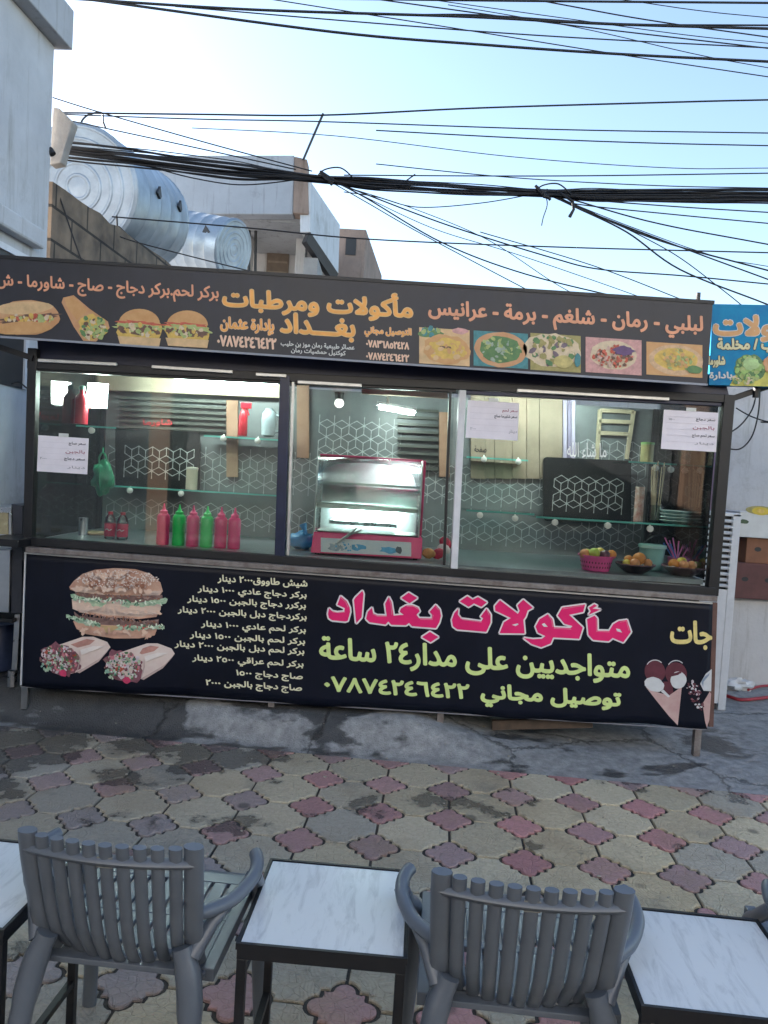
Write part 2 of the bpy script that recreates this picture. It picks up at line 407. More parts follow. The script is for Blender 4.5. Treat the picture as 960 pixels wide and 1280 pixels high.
# cement apron under the stall, raised at the left
def apron_mat():
    m = bpy.data.materials.new('wet_cement'); m.use_nodes = True; n = m.node_tree.nodes; l = m.node_tree.links; b = n['Principled BSDF']
    tc = n.new('ShaderNodeTexCoord'); sx = n.new('ShaderNodeSeparateXYZ'); l.new(tc.outputs['Object'], sx.inputs[0])
    mp = n.new('ShaderNodeMapping'); mp.inputs['Scale'].default_value = (1, 2.0, 1); l.new(tc.outputs['Object'], mp.inputs[0])
    a = n.new('ShaderNodeTexNoise'); a.inputs['Scale'].default_value = 1.5; a.inputs['Detail'].default_value = 7; a.inputs['Roughness'].default_value = .55; l.new(mp.outputs[0], a.inputs['Vector'])
    def mr(f, i0, i1, o0=0, o1=1):
        t = n.new('ShaderNodeMapRange'); t.inputs[1].default_value = i0; t.inputs[2].default_value = i1; t.inputs[3].default_value = o0; t.inputs[4].default_value = o1; l.new(f, t.inputs[0]); return t.outputs[0]
    def add(x, y):
        t = n.new('ShaderNodeMath'); t.operation = 'ADD'; l.new(x, t.inputs[0]); l.new(y, t.inputs[1]); return t.outputs[0]
    gx = mr(sx.outputs[0], -1.2, 1.0, -.07, .12)
    f = mr(add(a.outputs['Fac'], gx), .502, .54)
    g = n.new('ShaderNodeTexNoise'); g.inputs['Scale'].default_value = 14; g.inputs['Detail'].default_value = 9; g.inputs['Roughness'].default_value = .7; l.new(tc.outputs['Object'], g.inputs['Vector'])
    r1 = n.new('ShaderNodeValToRGB'); l.new(g.outputs['Fac'], r1.inputs[0]); r1.color_ramp.elements[0].position = .35; r1.color_ramp.elements[1].position = .68
    r1.color_ramp.elements[0].color = (.19, .195, .20, 1); r1.color_ramp.elements[1].color = (.38, .385, .39, 1)
    r2 = n.new('ShaderNodeValToRGB'); l.new(g.outputs['Fac'], r2.inputs[0]); r2.color_ramp.elements[0].color = (.028, .029, .031, 1); r2.color_ramp.elements[1].color = (.115, .115, .115, 1)
    mx = n.new('ShaderNodeMix'); mx.data_type = 'RGBA'; l.new(f, mx.inputs[0]); l.new(r2.outputs[0], mx.inputs[6]); l.new(r1.outputs[0], mx.inputs[7])
    l.new(mx.outputs[2], b.inputs['Base Color']); l.new(mr(f, 0, 1, .3, .6), b.inputs['Roughness'])
    cr = n.new('ShaderNodeTexVoronoi'); cr.feature = 'DISTANCE_TO_EDGE'; cr.inputs['Scale'].default_value = 1.1
    dn = n.new('ShaderNodeMix'); dn.data_type = 'RGBA'; dn.inputs[0].default_value = .12; l.new(tc.outputs['Object'], dn.inputs[6]); l.new(g.outputs['Color'], dn.inputs[7]); l.new(dn.outputs[2], cr.inputs['Vector'])
    cm = n.new('ShaderNodeMix'); cm.data_type = 'RGBA'; cm.blend_type = 'MULTIPLY'; l.new(mr(cr.outputs['Distance'], .0, .012, .8, 0), cm.inputs[0]); l.new(mx.outputs[2], cm.inputs[6]); cm.inputs[7].default_value = (.2, .2, .2, 1); l.new(cm.outputs[2], b.inputs['Base Color'])
    fg = n.new('ShaderNodeTexNoise'); fg.inputs['Scale'].default_value = 120; fg.inputs['Detail'].default_value = 5; l.new(tc.outputs['Object'], fg.inputs['Vector'])
    bp = n.new('ShaderNodeBump'); bp.inputs['Strength'].default_value = .7; bp.inputs['Distance'].default_value = .012; l.new(add(add(g.outputs['Fac'], fg.outputs['Fac']), mr(cr.outputs['Distance'], 0, .02)), bp.inputs['Height']); l.new(bp.outputs[0], b.inputs['Normal'])
    return m
def apron_z(u, v):     # v = metres behind the paving's edge
    h = .15 * (1 - sst(u, -.3 + .4, .75 + .4)) + .02
    p = Vector((u, v, 0))
    return -.006 + (h + .02 * noise.noise(p * 2.3)) * sst(v, .05 + .05 * noise.noise(p * 1.7), .32) + .006 * noise.noise(p * 7)
av, af = [], []
NU, NVv = 110, 26
for j in range(NVv + 1):
    for i in range(NU + 1):
        u = -5.5 + 11 * i / NU; v = 3.2 * (j / NVv) ** 1.7
        w = ORG + EU * (u - ORG.dot(EU)) + EV * (VMAX + v); av.append((w.x, w.y, apron_z(w.x, v)))
for j in range(NVv):
    for i in range(NU): k = j * (NU + 1) + i; af.append((k, k + 1, k + NU + 2, k + NU + 1))
mb = MB(); mb.add(av, af); ap = mb.build('concrete_apron', apron_mat(), smooth=80)
tag(ap, 'patchy wet cement apron under the food stall', kind='structure')
def gz(x, y):
    u, v = uv((x, y, 0)); return apron_z(x, v - VMAX) if v > VMAX else 0.0

rg_ = random.Random(12); mb = MB()
for i in range(260):
    x, y = rg_.uniform(-3.4, 3.4), rg_.uniform(1.4, 4.9); r_ = rg_.choice((.003, .004, .005, .008)); z_ = gz(x, y)
    mb.ball((x, y, z_ + r_ * .35), r_, sx=rg_.uniform(.8, 1.6), sy=rg_.uniform(.7, 1.2), sz=.6, seg=6, rings=4)
tag(mb.build('grit', mat('grit_stone', (.16, .145, .12), .9, .5, 300, col2=(.45, .42, .36))), 'scattered grit and small stones on the paving', kind='stuff')
# ================================================================== buildings behind
M_white = mat('lime_plaster', (.50, .51, .53), .85, .10, 2.5, bump=.12, bscale=40, streak=.38)
M_white2 = mat('plaster_wall', (.52, .51, .51), .85, .09, 1.6, bump=.15, bscale=30, streak=.38)
M_grey = mat('grey_render', (.34, .35, .37), .85, .1, 1.2, bump=.15, bscale=25, streak=.38)
M_brown = mat('brown_render', (.27, .20, .165), .9, .18, 1.5, bump=.3, bscale=20, streak=.38)
M_dark = mat('dark_opening', (.02, .02, .022), .5, .2)
M_black = mat('black_steel', (.006, .0065, .009), .45, .35, 10, bump=.04, spec=.5)
M_navy = mat('navy_sheet_metal', (.010, .014, .045), .4, .3, 4, bump=.05, bscale=12)
M_alu = mat('aluminium', (.55, .55, .54), .38, .15, 12, metal=.7)
M_whitealu = mat('white_aluminium', (.62, .63, .66), .4, .08, 12)
M_steel = mat('stainless', (.5, .51, .53), .28, .12, 6, metal=1, bump=.03, bscale=20)
M_rust = mat('rusty_angle', (.13, .10, .09), .6, .4, 14, metal=.3, col2=(.28, .26, .25))

def block_mat():
    m = bpy.data.materials.new('old_block_wall'); m.use_nodes = True; n = m.node_tree.nodes; l = m.node_tree.links; b = n['Principled BSDF']
    tc = n.new('ShaderNodeTexCoord'); mp = n.new('ShaderNodeMapping'); mp.inputs['Rotation'].default_value = (R(90), 0, R(90)); l.new(tc.outputs['Object'], mp.inputs[0])
    sw = n.new('ShaderNodeSeparateXYZ'); l.new(tc.outputs['Object'], sw.inputs[0]); cb = n.new('ShaderNodeCombineXYZ'); l.new(sw.outputs[1], cb.inputs[0]); l.new(sw.outputs[2], cb.inputs[1])
    br = n.new('ShaderNodeTexBrick'); br.inputs['Scale'].default_value = 1; br.inputs['Brick Width'].default_value = .62; br.inputs['Row Height'].default_value = .3; br.inputs['Mortar Size'].default_value = .014
    br.inputs['Color1'].default_value = (.19, .145, .11, 1); br.inputs['Color2'].default_value = (.15, .12, .095, 1); br.inputs['Mortar'].default_value = (.04, .034, .03, 1)
    l.new(cb.outputs[0], br.inputs['Vector'])
    nz = n.new('ShaderNodeTexNoise'); nz.inputs['Scale'].default_value = 5; nz.inputs['Detail'].default_value = 8; l.new(tc.outputs['Object'], nz.inputs['Vector'])
    rp = n.new('ShaderNodeValToRGB'); l.new(nz.outputs['Fac'], rp.inputs[0]); rp.color_ramp.elements[0].position = .3; rp.color_ramp.elements[1].position = .7; rp.color_ramp.elements[0].color = (.55, .55, .55, 1); rp.color_ramp.elements[1].color = (1.35, 1.3, 1.2, 1)
    mx = n.new('ShaderNodeMix'); mx.data_type = 'RGBA'; mx.blend_type = 'MULTIPLY'; mx.inputs[0].default_value = 1; l.new(br.outputs['Color'], mx.inputs[6]); l.new(rp.outputs[0], mx.inputs[7]); l.new(mx.outputs[2], b.inputs['Base Color'])
    b.inputs['Roughness'].default_value = .92
    bp = n.new('ShaderNodeBump'); bp.inputs['Strength'].default_value = .8; bp.inputs['Distance'].default_value = .03
    ad = n.new('ShaderNodeMath'); ad.operation = 'SUBTRACT'; l.new(nz.outputs['Fac'], ad.inputs[0]); l.new(br.outputs['Fac'], ad.inputs[1]); l.new(ad.outputs[0], bp.inputs['Height']); l.new(bp.outputs[0], b.inputs['Normal'])
    return m

def gridbox(mb, org, u0, u1, v0, v1, z0, z1, mi=0):
    c = lambda a, b_, z: Vector(org) + EU * a + EV * b_ + Vector((0, 0, z))
    mb.hexa([c(u0, v0, z0), c(u1, v0, z0), c(u1, v1, z0), c(u0, v1, z0)], [c(u0, v0, z1), c(u1, v0, z1), c(u1, v1, z1), c(u0, v1, z1)], mi)

# left house: far corner at photo x=62
HC = P(62, 230, 6.5); HC.z = 0
hz = P(69, 58, 6.5).z
house = thing('plastered_house', HC, 'tall pale plastered house with flat overhanging roof slab left of the stall', 'house')
mb = MB(); gridbox(mb, HC, -4, 0, -9, 0, 0, hz); mb.build('wall', M_white, house, bevel=.01)
mb = MB(); gridbox(mb, HC, -4.3, .13, -9.3, .06, hz, hz + .33); mb.build('roof_slab', mat('slab_render', (.42, .43, .45), .85, .08, 3, streak=.38), house, bevel=.01)
# little concrete canopy with a lit edge, and a door frame at the corner
cz = P(50, 288, 6.3).z
mb = MB(); gridbox(mb, HC, 0, .10, -3.4, -.2, cz - .16, cz); 
mb.build('canopy', M_white, house, bevel=.02)
mb = MB(); gridbox(mb, HC, .002, .03, -.95, -.9, 2.2, cz - .25); gridbox(mb, HC, .002, .03, -.32, -.27, 2.2, cz - .25); gridbox(mb, HC, .002, .03, -.9, -.32, cz - .3, cz - .25)
mb.build('door_frame', M_whitealu, house)
mb = MB(); gridbox(mb, HC, .002, .012, -.9, -.32, 2.2, cz - .3); mb.build('door_glass', M_dark, house)
# small pier with a bracket at the corner
pa = [P(66, 133, 6.6), P(74, 135, 6.6), P(91, 152, 6.62), P(80, 185, 6.62), P(76, 203, 6.6), P(62, 206, 6.6)]
mb = MB(); mb.slab(pa, EV * .10); mb.build('corner_pier', mat('pier_render', (.36, .33, .30), .9, .15, 6, bump=.3), house, bevel=.01)
mb = MB(); mb.tube([P(57, 184, 6.55), P(63, 188, 6.5), P(66, 193, 6.5)], .03, 8); mb.build('bracket', M_dark, house)

# block boundary wall running back from the house
b0 = P(66, 227, 6.75); b1 = P(238, 347, 10.6)
wall = MB(); th = Vector((-.22, 0, 0)); zt0, zt1 = b0.z, b1.z
q = [Vector((b0.x, b0.y, 0)), Vector((b1.x, b1.y, 0)), Vector((b1.x, b1.y, zt1)), Vector((b0.x, b0.y, zt0))]
ridge = [q[3]]
N = 16
top = [q[3].lerp(q[2], i / N) + Vector((0, 0, (.05 * noise.noise((i * .9, 0, 3)) if 0 < i < N else 0))) for i in range(N + 1)]
wall.slab([q[0], q[1]] + top[::-1], th)
bw = wall.build('block_wall', block_mat()); tag(bw, 'weathered brown block wall running back behind the stall under the water tanks', 'wall')
# roof block the tanks rest on
tk = thing('concrete_roof', (-5, 11, 0), 'low concrete roof behind the block wall carrying the water tanks', 'building')
mb = MB(); mb.box(-7.5, -3.32, 8.6, 11.9, 0, 4.2); mb.box(-7.5, -1.9, 12.0, 13.6, 0, 4.72); mb.build('wall', M_grey, tk)

# water tanks
M_tank = mat('galvanised_steel', (.30, .35, .40), .42, .22, 3, metal=.45, bump=.06, bscale=6)
def tank(c0, axis, L, r, label, dish):
    t = thing('water_tank', c0, label, 'water tank')
    ax = Vector(axis).normalized(); M = ax.to_track_quat('Z', 'Y').to_matrix()
    prof = [(r, 0), (r + .012, .01), (r + .012, .04), (r, .05)]
    n = 5
    for i in range(1, n):
        z = L * i / n; prof += [(r, z - .02), (r + .006, z), (r, z + .02)]
    prof += [(r, L - .05), (r + .012, L - .04), (r + .012, L - .01), (r, L)]
    mb = MB(); mb.lathe(prof, c0, 40, 0, M); mb.build('shell', M_tank, t, smooth=30)
    # ringed end plate
    pr = [(r + .004, -.004)]
    k = 5
    for i in range(k, 0, -1):
        a = r * i / (k + .3); pr += [(a + .022, -.012), (a + .008, -.022), (a - .008, -.022), (a - .022, -.012)]
    pr += [(1e-5, -.02)]
    mb = MB(); mb.lathe(pr[::-1], c0, 40, 0, M); mb.build('end_plate', M_tank, t, smooth=30)
    mb = MB(); mb.lathe(pr[::-1], Vector(c0) + ax * L, 40, 0, (ax * -1).to_track_quat('Z', 'Y').to_matrix()); mb.build('end_plate', M_tank, t, smooth=30)
    side = Vector((1, 0, 0)) if abs(ax.x) < .7 else Vector((0, -1, 0))
    for f in (.3, .72):
        a = Vector(c0) + ax * L * f + (side * .92 + Vector((0, 0, .15))).normalized() * (r + .004)
        mb = MB(); mb.slab([a, a + ax * .1 + Vector((0, 0, .1)), a + ax * .16 - Vector((0, 0, .02)), a + ax * .12 - Vector((0, 0, .06))], side * .03); mb.build('handle', M_dark, t)
    return t
c0 = P(98, 234, 9.1); c1 = P(176, 274, 11.2)
r1 = 74 / FPX * 9.0
tank(c0, c1 - c0, (c1 - c0).length, r1, 'large horizontal steel water tank with ringed end facing the street', True)
c0 = P(292, 313, 12.6); c1 = P(226, 300, 13.0)
tank(c0, c1 - c0, (c1 - c0).length, .50, 'smaller bluish steel water tank behind the large ringed one', True)
mb = MB(); mb.tube(smoothpts([P(100, 161, 9.1), P(103, 150, 9.1), P(112, 143, 9.3), P(127, 141, 9.6), P(129, 152, 9.6), P(132, 160, 9.7)]), .012, 6)
tag(mb.build('overflow_pipe', M_dark), 'thin bent vent pipe on top of the large water tank', 'pipe')

# grey house with projecting roof parapet
D1 = 14.0
gh = thing('grey_house', (-2.8, 15, 0), 'grey flat roofed house with projecting balcony parapet behind the water tanks', 'house')
A = [P(150, 193, D1), P(384, 195, D1), P(384, 266, D1), P(150, 262, D1)]
mb = MB(); tl, tr_, brr, bl = P(150, 194, D1), P(368, 194, D1), P(366, 268, D1), P(150, 267, D1)
mb.hexa([bl, brr, brr + Vector((0, .3, 0)), bl + Vector((0, .3, 0))], [tl, tr_, tr_ + Vector((0, .3, 0)), tl + Vector((0, .3, 0))])
mb.build('front_parapet', mat('bluegrey_render', (.36, .38, .42), .85, .08, 2, bump=.1, streak=.38), gh, bevel=.02)
a0, a1, a2, a3 = P(368, 195, D1 - .02), P(384, 199, D1 - .02), P(386, 268, D1 - .02), P(366, 266, D1 - .02)
mb = MB(); mb.slab([a3, a2, a1, a0], (0, .35, 0)); mb.build('corner_pillar', M_brown, gh, bevel=.02)
DFAR = 16.3
s0, s1, s2, s3 = P(388, 226, D1), P(425, 281, DFAR), P(423, 342, DFAR), P(388, 290, D1)
mb = MB(); mb.slab([s3, s2, s1, s0], (-.2, .05, 0)); mb.build('side_fascia', mat('white_fascia', (.55, .57, .60), .8, .08, 3, streak=.38), gh, bevel=.01)
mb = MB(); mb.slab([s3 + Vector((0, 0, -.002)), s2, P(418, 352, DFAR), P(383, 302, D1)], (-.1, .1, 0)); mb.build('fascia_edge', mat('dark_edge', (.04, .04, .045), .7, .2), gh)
# soffit under the balcony, recessed wall, piers, window
mb = MB(); z = P(300, 268, D1).z; x0, x1 = P(150, 270, D1).x, P(386, 270, D1).x
mb.box(x0, x1, D1 + .3, D1 + 2.4, z, z + .12); mb.build('balcony_slab', M_grey, gh)
mb = MB(); mb.box(x0, P(425, 300, DFAR).x - .3, D1 + 2.4, D1 + 5, 0, z + .5); mb.build('wall', M_white2, gh)
for xa, xb in ((232, 258), (298, 316), (372, 384)):
    pa, pb = P(xa, 300, D1 + 1.4), P(xb, 300, D1 + 1.4); mb = MB(); mb.box(pa.x, pb.x, D1 + 1.2, D1 + 1.55, 0, z); mb.build('pier', M_white2, gh, bevel=.01)
pa, pb = P(336, 282, D1 + 2.36), P(360, 345, D1 + 2.36)
w = mb = MB(); mb.box(pa.x, pb.x, D1 + 2.33, D1 + 2.39, pb.z - .5, pa.z); w = mb.build('window', mat('brown_shutter', (.16, .12, .09), .6, .2), gh)
mb = MB()
for i in range(7): zz = pb.z - .5 + (pa.z - pb.z + .5) * (i + .5) / 7; mb.box(pa.x + .03, pb.x - .03, D1 + 2.31, D1 + 2.33, zz - .02, zz + .02)
mb.build('shutter_slat', mat('brown_slat', (.24, .19, .15), .6, .2), w)
mb = MB()
for xx, ya, yb in ((312, 262, 350), (320, 262, 350)): mb.tube([P(xx, ya, D1 + .9), P(xx - 1, yb, D1 + .9)], .03, 6)
mb.build('drain_pipe', M_dark, gh)
mb = MB(); mb.box(P(386, 302, D1).x - .15, P(418, 350, DFAR).x - .2, D1 + .6, D1 + 2.4, 0, P(400, 330, 15).z); mb.build('side_wall', mat('warm_grey_render', (.30, .29, .28), .9, .15), gh)  # plain warm grey render
mb = MB(); mb.tube([P(379, 200, 13.9), P(391, 172, 13.9), P(404, 142, 13.9)], .022, 6)
tag(mb.build('antenna_pole', M_dark), 'slanting dark pole standing on the grey parapet against the sky', 'pole')
D2 = 18
bh = thing('brown_house', (-1, 18, 0), 'small brown block building far behind, right of the grey house', 'house')
p = [P(424, 288, D2), P(458, 287, D2), P(458, 420, D2), P(424, 420, D2)]
side = [P(458, 287, D2), P(478, 335, D2 + 3.4), P(478, 420, D2 + 3.4), P(458, 420, D2)]
mb = MB()
for qd in (p, side):
    pass
f = [Vector((p[0].x, D2, 0)), Vector((p[1].x, D2, 0)), Vector((side[1].x, D2 + 3.4, 0)), Vector((p[0].x, D2 + 3.4, 0))]
zt = p[1].z
mb.hexa(f, [v + Vector((0, 0, zt)) for v in f[:2]] + [v + Vector((0, 0, zt - .15)) for v in f[2:]]); mb.build('wall', M_brown, bh, bevel=.02)
mb = MB(); a = P(433, 292, D2); mb.box(a.x, a.x + .25, D2 - .02, D2 - .002, a.z - .5, a.z - .1); mb.build('window', M_dark, bh)

# plastered wall closing the yard behind the stall
yw = MB(); wz = P(960, 400, 6.9).z
yw.box(-2.0, 7.5, 6.9, 7.15, 0, wz); yw.box(HC.x - .25, -2.0005, 6.62, 6.74, 0, wz - .25); ywo = yw.build('yard_wall', M_white2, bevel=.01)
tag(ywo, 'smooth pale plastered wall behind the right end of the stall', 'wall')
# parade across the street (mirrored in the panes)
sh = thing('shop_building', (0, -6, 0), 'brown shuttered shop building across the street mirrored in the glass', 'building')
mb = MB(); mb.box(-14, 14, -8, -6, 0, 7.0); mb.build('wall', mat('shop_wall', (.76, .73, .67), .9, .1, 2), sh)
mb = MB(); mb.box(-14, 14, -6, -5.985, 0, 3.6); mb.build('reflection_dimmer', mat('dimmer_dark', (.05, .05, .052), .6, .2), sh)  # dark sheet added to keep the pale wall out of the panes' reflections
for i in range(7):
    mb = MB(); x = -12 + i * 3.6; mb.box(x, x + .4, -5.985, -5.75, 0, 3.6); mb.build('pillar', mat('shop_pillar', (.20, .12, .08), .8, .15, 4), sh)
    mb = MB()
    for k in range(16): mb.box(x + .6, x + 3.4, -5.985, -5.96 + .02 * (k % 2), .1 + k * .17, .1 + k * .17 + .168)
    mb.build('shutter', mat('shop_shutter', (.10, .105, .11), .5, .2, metal=.2), sh)
#PART2
# ================================================================== THE FOOD STALL
DB = 5.72                                   # its back wall
kiosk = thing('food_stall', (0, DF, 0), 'long black framed food stall glazed on all sides with a navy front', 'food stall')
def kbar(name, a, b, w, h, m, dy=0.0, up=(0, 1, 0), parent=None, bevel=.003):
    mb = MB(); mb.bar(S(*a, dy), S(*b, dy), w, h, up); return mb.build(name, m, parent or kiosk, bevel=bevel)
M_bluepost = mat('navy_post', (.007, .013, .045), .35, .25, 6, bump=.04, bscale=15)
kbar('post', (43, 436), (36, 700), .055, .06, M_black)
kbar('post', (357, 470), (350, 700), .062, .06, M_bluepost, -.004)
kbar('post', (910, 494), (889, 744), .066, .06, M_black)
kbar('post', (578, 488), (567, 716), .042, .05, M_whitealu, -.01)
kbar('window_stile', (367, 474), (360, 694), .018, .04, M_alu, .006)
kbar('window_stile', (563, 486), (555, 706), .016, .04, M_black, .006)
kbar('top_rail', (36, 456), (912, 499), .05, .05, M_black, .0)
kbar('window_rail', (45, 462), (352, 478), .02, .05, M_black, .012)
kbar('window_rail', (364, 478), (570, 489), .022, .05, M_black, .012)
kbar('window_rail', (583, 491), (900, 506), .022, .05, M_navy, .012)
kbar('bottom_rail', (36, 676), (892, 739), .05, .07, M_black, -.012)
kbar('counter_edge', (-2, 674), (38, 677), .045, .30, M_black, -.05)
kbar('counter_edge', (36, 686), (893, 747.5), .034, .09, M_rust, -.034)
for a, b in (((48, 450.5), (146, 455.5)), ((190, 458.5), (291, 465)), ((320, 468), (358, 470)), ((646, 488), (836, 499)), ((372, 477.5), (452, 482))):
    kbar('trim_strip', a, b, .02, .02, M_alu, -.035)
# weatherboard under the sign and its underside
mb = MB(); mb.slab([S(48, 451, .02), S(912, 497, .02), S(905, 470, .02), S(46, 410, .02)], (0, .02, 0)); mb.build('valance', M_navy, kiosk)
DS = 4.42
mb = MB(); mb.slab([P(-2, 408, DS + .03), P(884, 470, DS + .03), S(884, 470, .03), S(0, 408, .03)], (0, 0, .015)); mb.build('soffit', M_navy, kiosk)
z0r = S(40, 440).z; z1r = S(905, 480).z; x0r = S(40, 560).x; x1r = S(898, 560).x
mb = MB(); mb.hexa([(x0r, DF + .05, z0r), (x1r, DF + .05, z1r), (x1r, DB + .06, z1r), (x0r, DB + .06, z0r)], [(x0r, DF + .05, z0r + .05), (x1r, DF + .05, z1r + .05), (x1r, DB + .06, z1r + .05), (x0r, DB + .06, z0r + .05)])
mb.build('roof', mat('roof_sheet', (.10, .105, .12), .5, .2, 5, metal=.3), kiosk)
# counter board and base
CL, CR = S(250, 682, .2).z, S(745, 715, .15).z
CZ = 1.125
print('counter', CL, CR, CZ, 'x', x0r, x1r, 'roof', z0r, z1r)
mb = MB(); mb.box(x0r + .02, x1r - .02, DF + .02, DB, CZ - .03, CZ); mb.build('counter_top', mat('counter_steel', (.33, .37, .40), .3, .2, 5, metal=.8, bump=.03), kiosk)
mb = MB(); mb.box(x0r + .03, x1r - .03, DF + .03, DB - .02, .24, CZ - .03); mb.build('base_cabinet', M_black, kiosk)
mb = MB(); mb.bar(S(893, 753, -.01), S(888, 908, -.01), .03, .02, (0, 1, 0)); mb.build('corner_angle', mat('brown_angle', (.12, .06, .05), .6, .3, 10), kiosk)
for (xa, ya, yb, dd, m) in ((33, 848, 866, 0, M_steel), (340, 872, 891, 0.02, M_rust), (551, 886, 934, .02, M_rust), (872, 908, 945, 0, M_rust), (33, 800, 840, 1.0, M_rust), (872, 860, 892, 1.0, M_rust)):
    a = P(xa, ya, DF + dd); mb = MB(); mb.box(a.x - .02, a.x + .02, DF + dd - .02, DF + dd + .02, gz(a.x, DF + dd) - .004, .26); mb.build('leg', m, kiosk)
mb = MB(); mb.bar(P(615, 906, DF + .1), P(740, 903, DF + .1), .06, .03, (0, 1, 0)); mb.build('under_rail', mat('raw_wood', (.09, .065, .05), .8, .3, 12), kiosk)

# back wall with the star lattice, and street reflections modelled as posts and planks
def lattice(mb, x0, x1, z0, z1, y, s, w, mi, ph=(0, 0), keep=lambda x, z: True):
    """rhombus star lattice of thin printed strokes"""
    h = s * math.sqrt(3) / 2
    ni = int((x1 - x0) / s) + 3; nj = int((z1 - z0) / h) + 3
    for j in range(-1, nj):
        for i in range(-1, ni):
            cx = x0 + (i + .5 * (j % 2)) * s + ph[0]; cz = z0 + j * h + ph[1]
            for k in range(6):
                t = math.pi / 6 + k * math.pi / 3
                a = (cx, cz); b = (cx + s / math.sqrt(3) * math.cos(t), cz + s / math.sqrt(3) * math.sin(t))
                for (p, q) in ((a, b),):
                    mx_, mz_ = (p[0] + q[0]) / 2, (p[1] + q[1]) / 2
                    if not (x0 < min(p[0], q[0]) and max(p[0], q[0]) < x1 and z0 < min(p[1], q[1]) and max(p[1], q[1]) < z1 and keep(mx_, mz_)): continue
                    dx, dz = q[0] - p[0], q[1] - p[1]; L = math.hypot(dx, dz); nx, nz_ = -dz / L * w / 2, dx / L * w / 2
                    mxm = .55
                    m0 = (p[0] + dx * .5, p[1] + dz * .5)
                    mb.add([(p[0] - nx, y, p[1] - nz_), (p[0] + nx, y, p[1] + nz_), (m0[0] + nx * mxm, y, m0[1] + nz_ * mxm), (q[0] + nx, y, q[1] + nz_), (q[0] - nx, y, q[1] - nz_), (m0[0] - nx * mxm, y, m0[1] - nz_ * mxm)], [(0, 1, 2, 3, 4, 5)], mi)
M_latt = mat('lattice_print', (.46, .48, .48), .5, .15, 20)
M_back = mat('dark_wallpaper', (.155, .165, .17), .4, .25, 2.5)
mb = MB(); ztop = min(z0r, z1r)
mb.box(x0r, x1r, DB, DB + .04, CZ - .1, ztop)
def band(x, z):
    v = noise.noise((x * .5, z * 1.2, 4.0))
    return (z < CZ + .23) or (CZ + .36 < z < CZ + .66) or (-.55 < x < .1 and z < CZ + .95) or (1.5 < x < 2.0 and z < CZ + .9)
lattice(mb, x0r, x1r, CZ + .01, ztop - .1, DB - .0015, .115, .0075, 1, keep=band)
mb.build('back_wall', [M_back, M_latt], kiosk)
def bpanel(name, x0, y0, x1, y1, d, m, th=.015, parent=None):
    a, b, c, e = P(x0, y0, d), P(x1, y0 + (x1 - x0) * .045, d), P(x1, y1 + (x1 - x0) * .045, d), P(x0, y1, d)
    mb = MB(); mb.slab([e, c, b, a], (0, th, 0)); return mb.build(name, m, parent or kiosk)
M_wpost = mat('reflected_post_brown', (.30, .16, .10), .7, .2, 9, col2=(.38, .22, .15))  # brown column reflections in the glass, built as solid posts
for x0, y0, x1, y1 in ((283, 500, 297, 596), (371, 480, 386, 572), (549, 515, 562, 596)):
    bpanel('reflected_post', x0, y0, x1, y1, DB - .04, M_wpost, .03)
M_plank = mat('reflected_plank_beige', (.22, .165, .115), .7, .1, 7, col2=(.29, .225, .165))  # pale brown reflection in the glass, built as solid boards
xs = [588, 606, 618, 640, 658, 674, 703]
for a, b in zip(xs, xs[1:]): bpanel('reflected_plank', a + .6, 485, b, 598, DB - .03, M_plank, .02)
for x0, x1, c in ((704, 709, (.36, .30, .40)), (710, 714, (.22, .18, .27)), (714.5, 719, (.42, .36, .47))): bpanel('door_strip', x0, 500, x1, 600, DB - .03, mat('strip_%02d' % int(c[0] * 100), c, .6, .1), .02)
# shutter reflection in the panes, modelled as dark slats
ms = mat('dark_slats', (.09, .09, .08), .45, .2, 4, metal=.3)
mb = MB()
for k in range(6):
    y = 497 + k * 7.2; a, b = P(150, y, DB - .03), P(283, y + 6, DB - .03); mb.bar(a, b, .02, .032, (0, 1, 0))
for k in range(9):
    y = 512 + k * 9; a, b = P(497, y, DB - .03), P(548, y + 2.5, DB - .03); mb.bar(a, b, .02, .036, (0, 1, 0))
mb.build('reflected_slats', ms, kiosk)
M_cream = mat('cream_board', (.46, .38, .28), .6, .06, 3)
bpanel('lintel', 121, 462, 352, 487, DB - .12, M_cream, .05)
mb = MB(); mb.slab([P(452, 492, DB - .5), P(560, 498, DB - .5), P(559, 491, DB - .5), P(452, 486, DB - .5)], (0, .03, 0)); mb.build('lintel', M_cream, kiosk)
# ladder-like reflection in the pane, modelled as a pale frame on the wall
mb = MB(); d = DB - .03
for a, b in (((750, 512), (746, 574)), ((792, 514), (783, 574)), ((748, 526), (789, 528)), ((747, 541), (787, 543)), ((750, 513), (792, 515))):
    mb.bar(P(*a, d), P(*b, d), .03, .02, (0, 1, 0))
mb.build('reflected_frame', mat('reflected_frame_pale', (.50, .41, .28), .6, .12, 9), kiosk, bevel=.002)
# striped curtain hung on the yard wall, seen through the end pane
ca_, cb_ = P(822, 540, 6.85), P(899, 660, 6.85); cv = []; cfs = []; cmi = []; NCV = 66
for i in range(NCV + 1):
    t = i / NCV; x = ca_.x + (cb_.x - ca_.x) * t; y = 6.85 + .022 * math.sin(t * 46)
    cv += [(x, y, cb_.z - .5), (x, y, ca_.z)]
mb = MB(); mats_ = [mat('curtain_' + n_, c, .85, .1, 6) for n_, c in (('lilac', (.44, .32, .45)), ('violet', (.22, .18, .32)), ('rose', (.46, .30, .38)), ('cream', (.58, .48, .34)), ('mauve', (.42, .28, .38)))]
for i in range(NCV):
    t = i / NCV; mi = 0 if t < .3 else 1 if t < .44 else 2 if t < .62 else 3 if t < .78 else 4
    mb.add([cv[2 * i], cv[2 * i + 2], cv[2 * i + 3], cv[2 * i + 1]], [(0, 1, 2, 3)], mi)
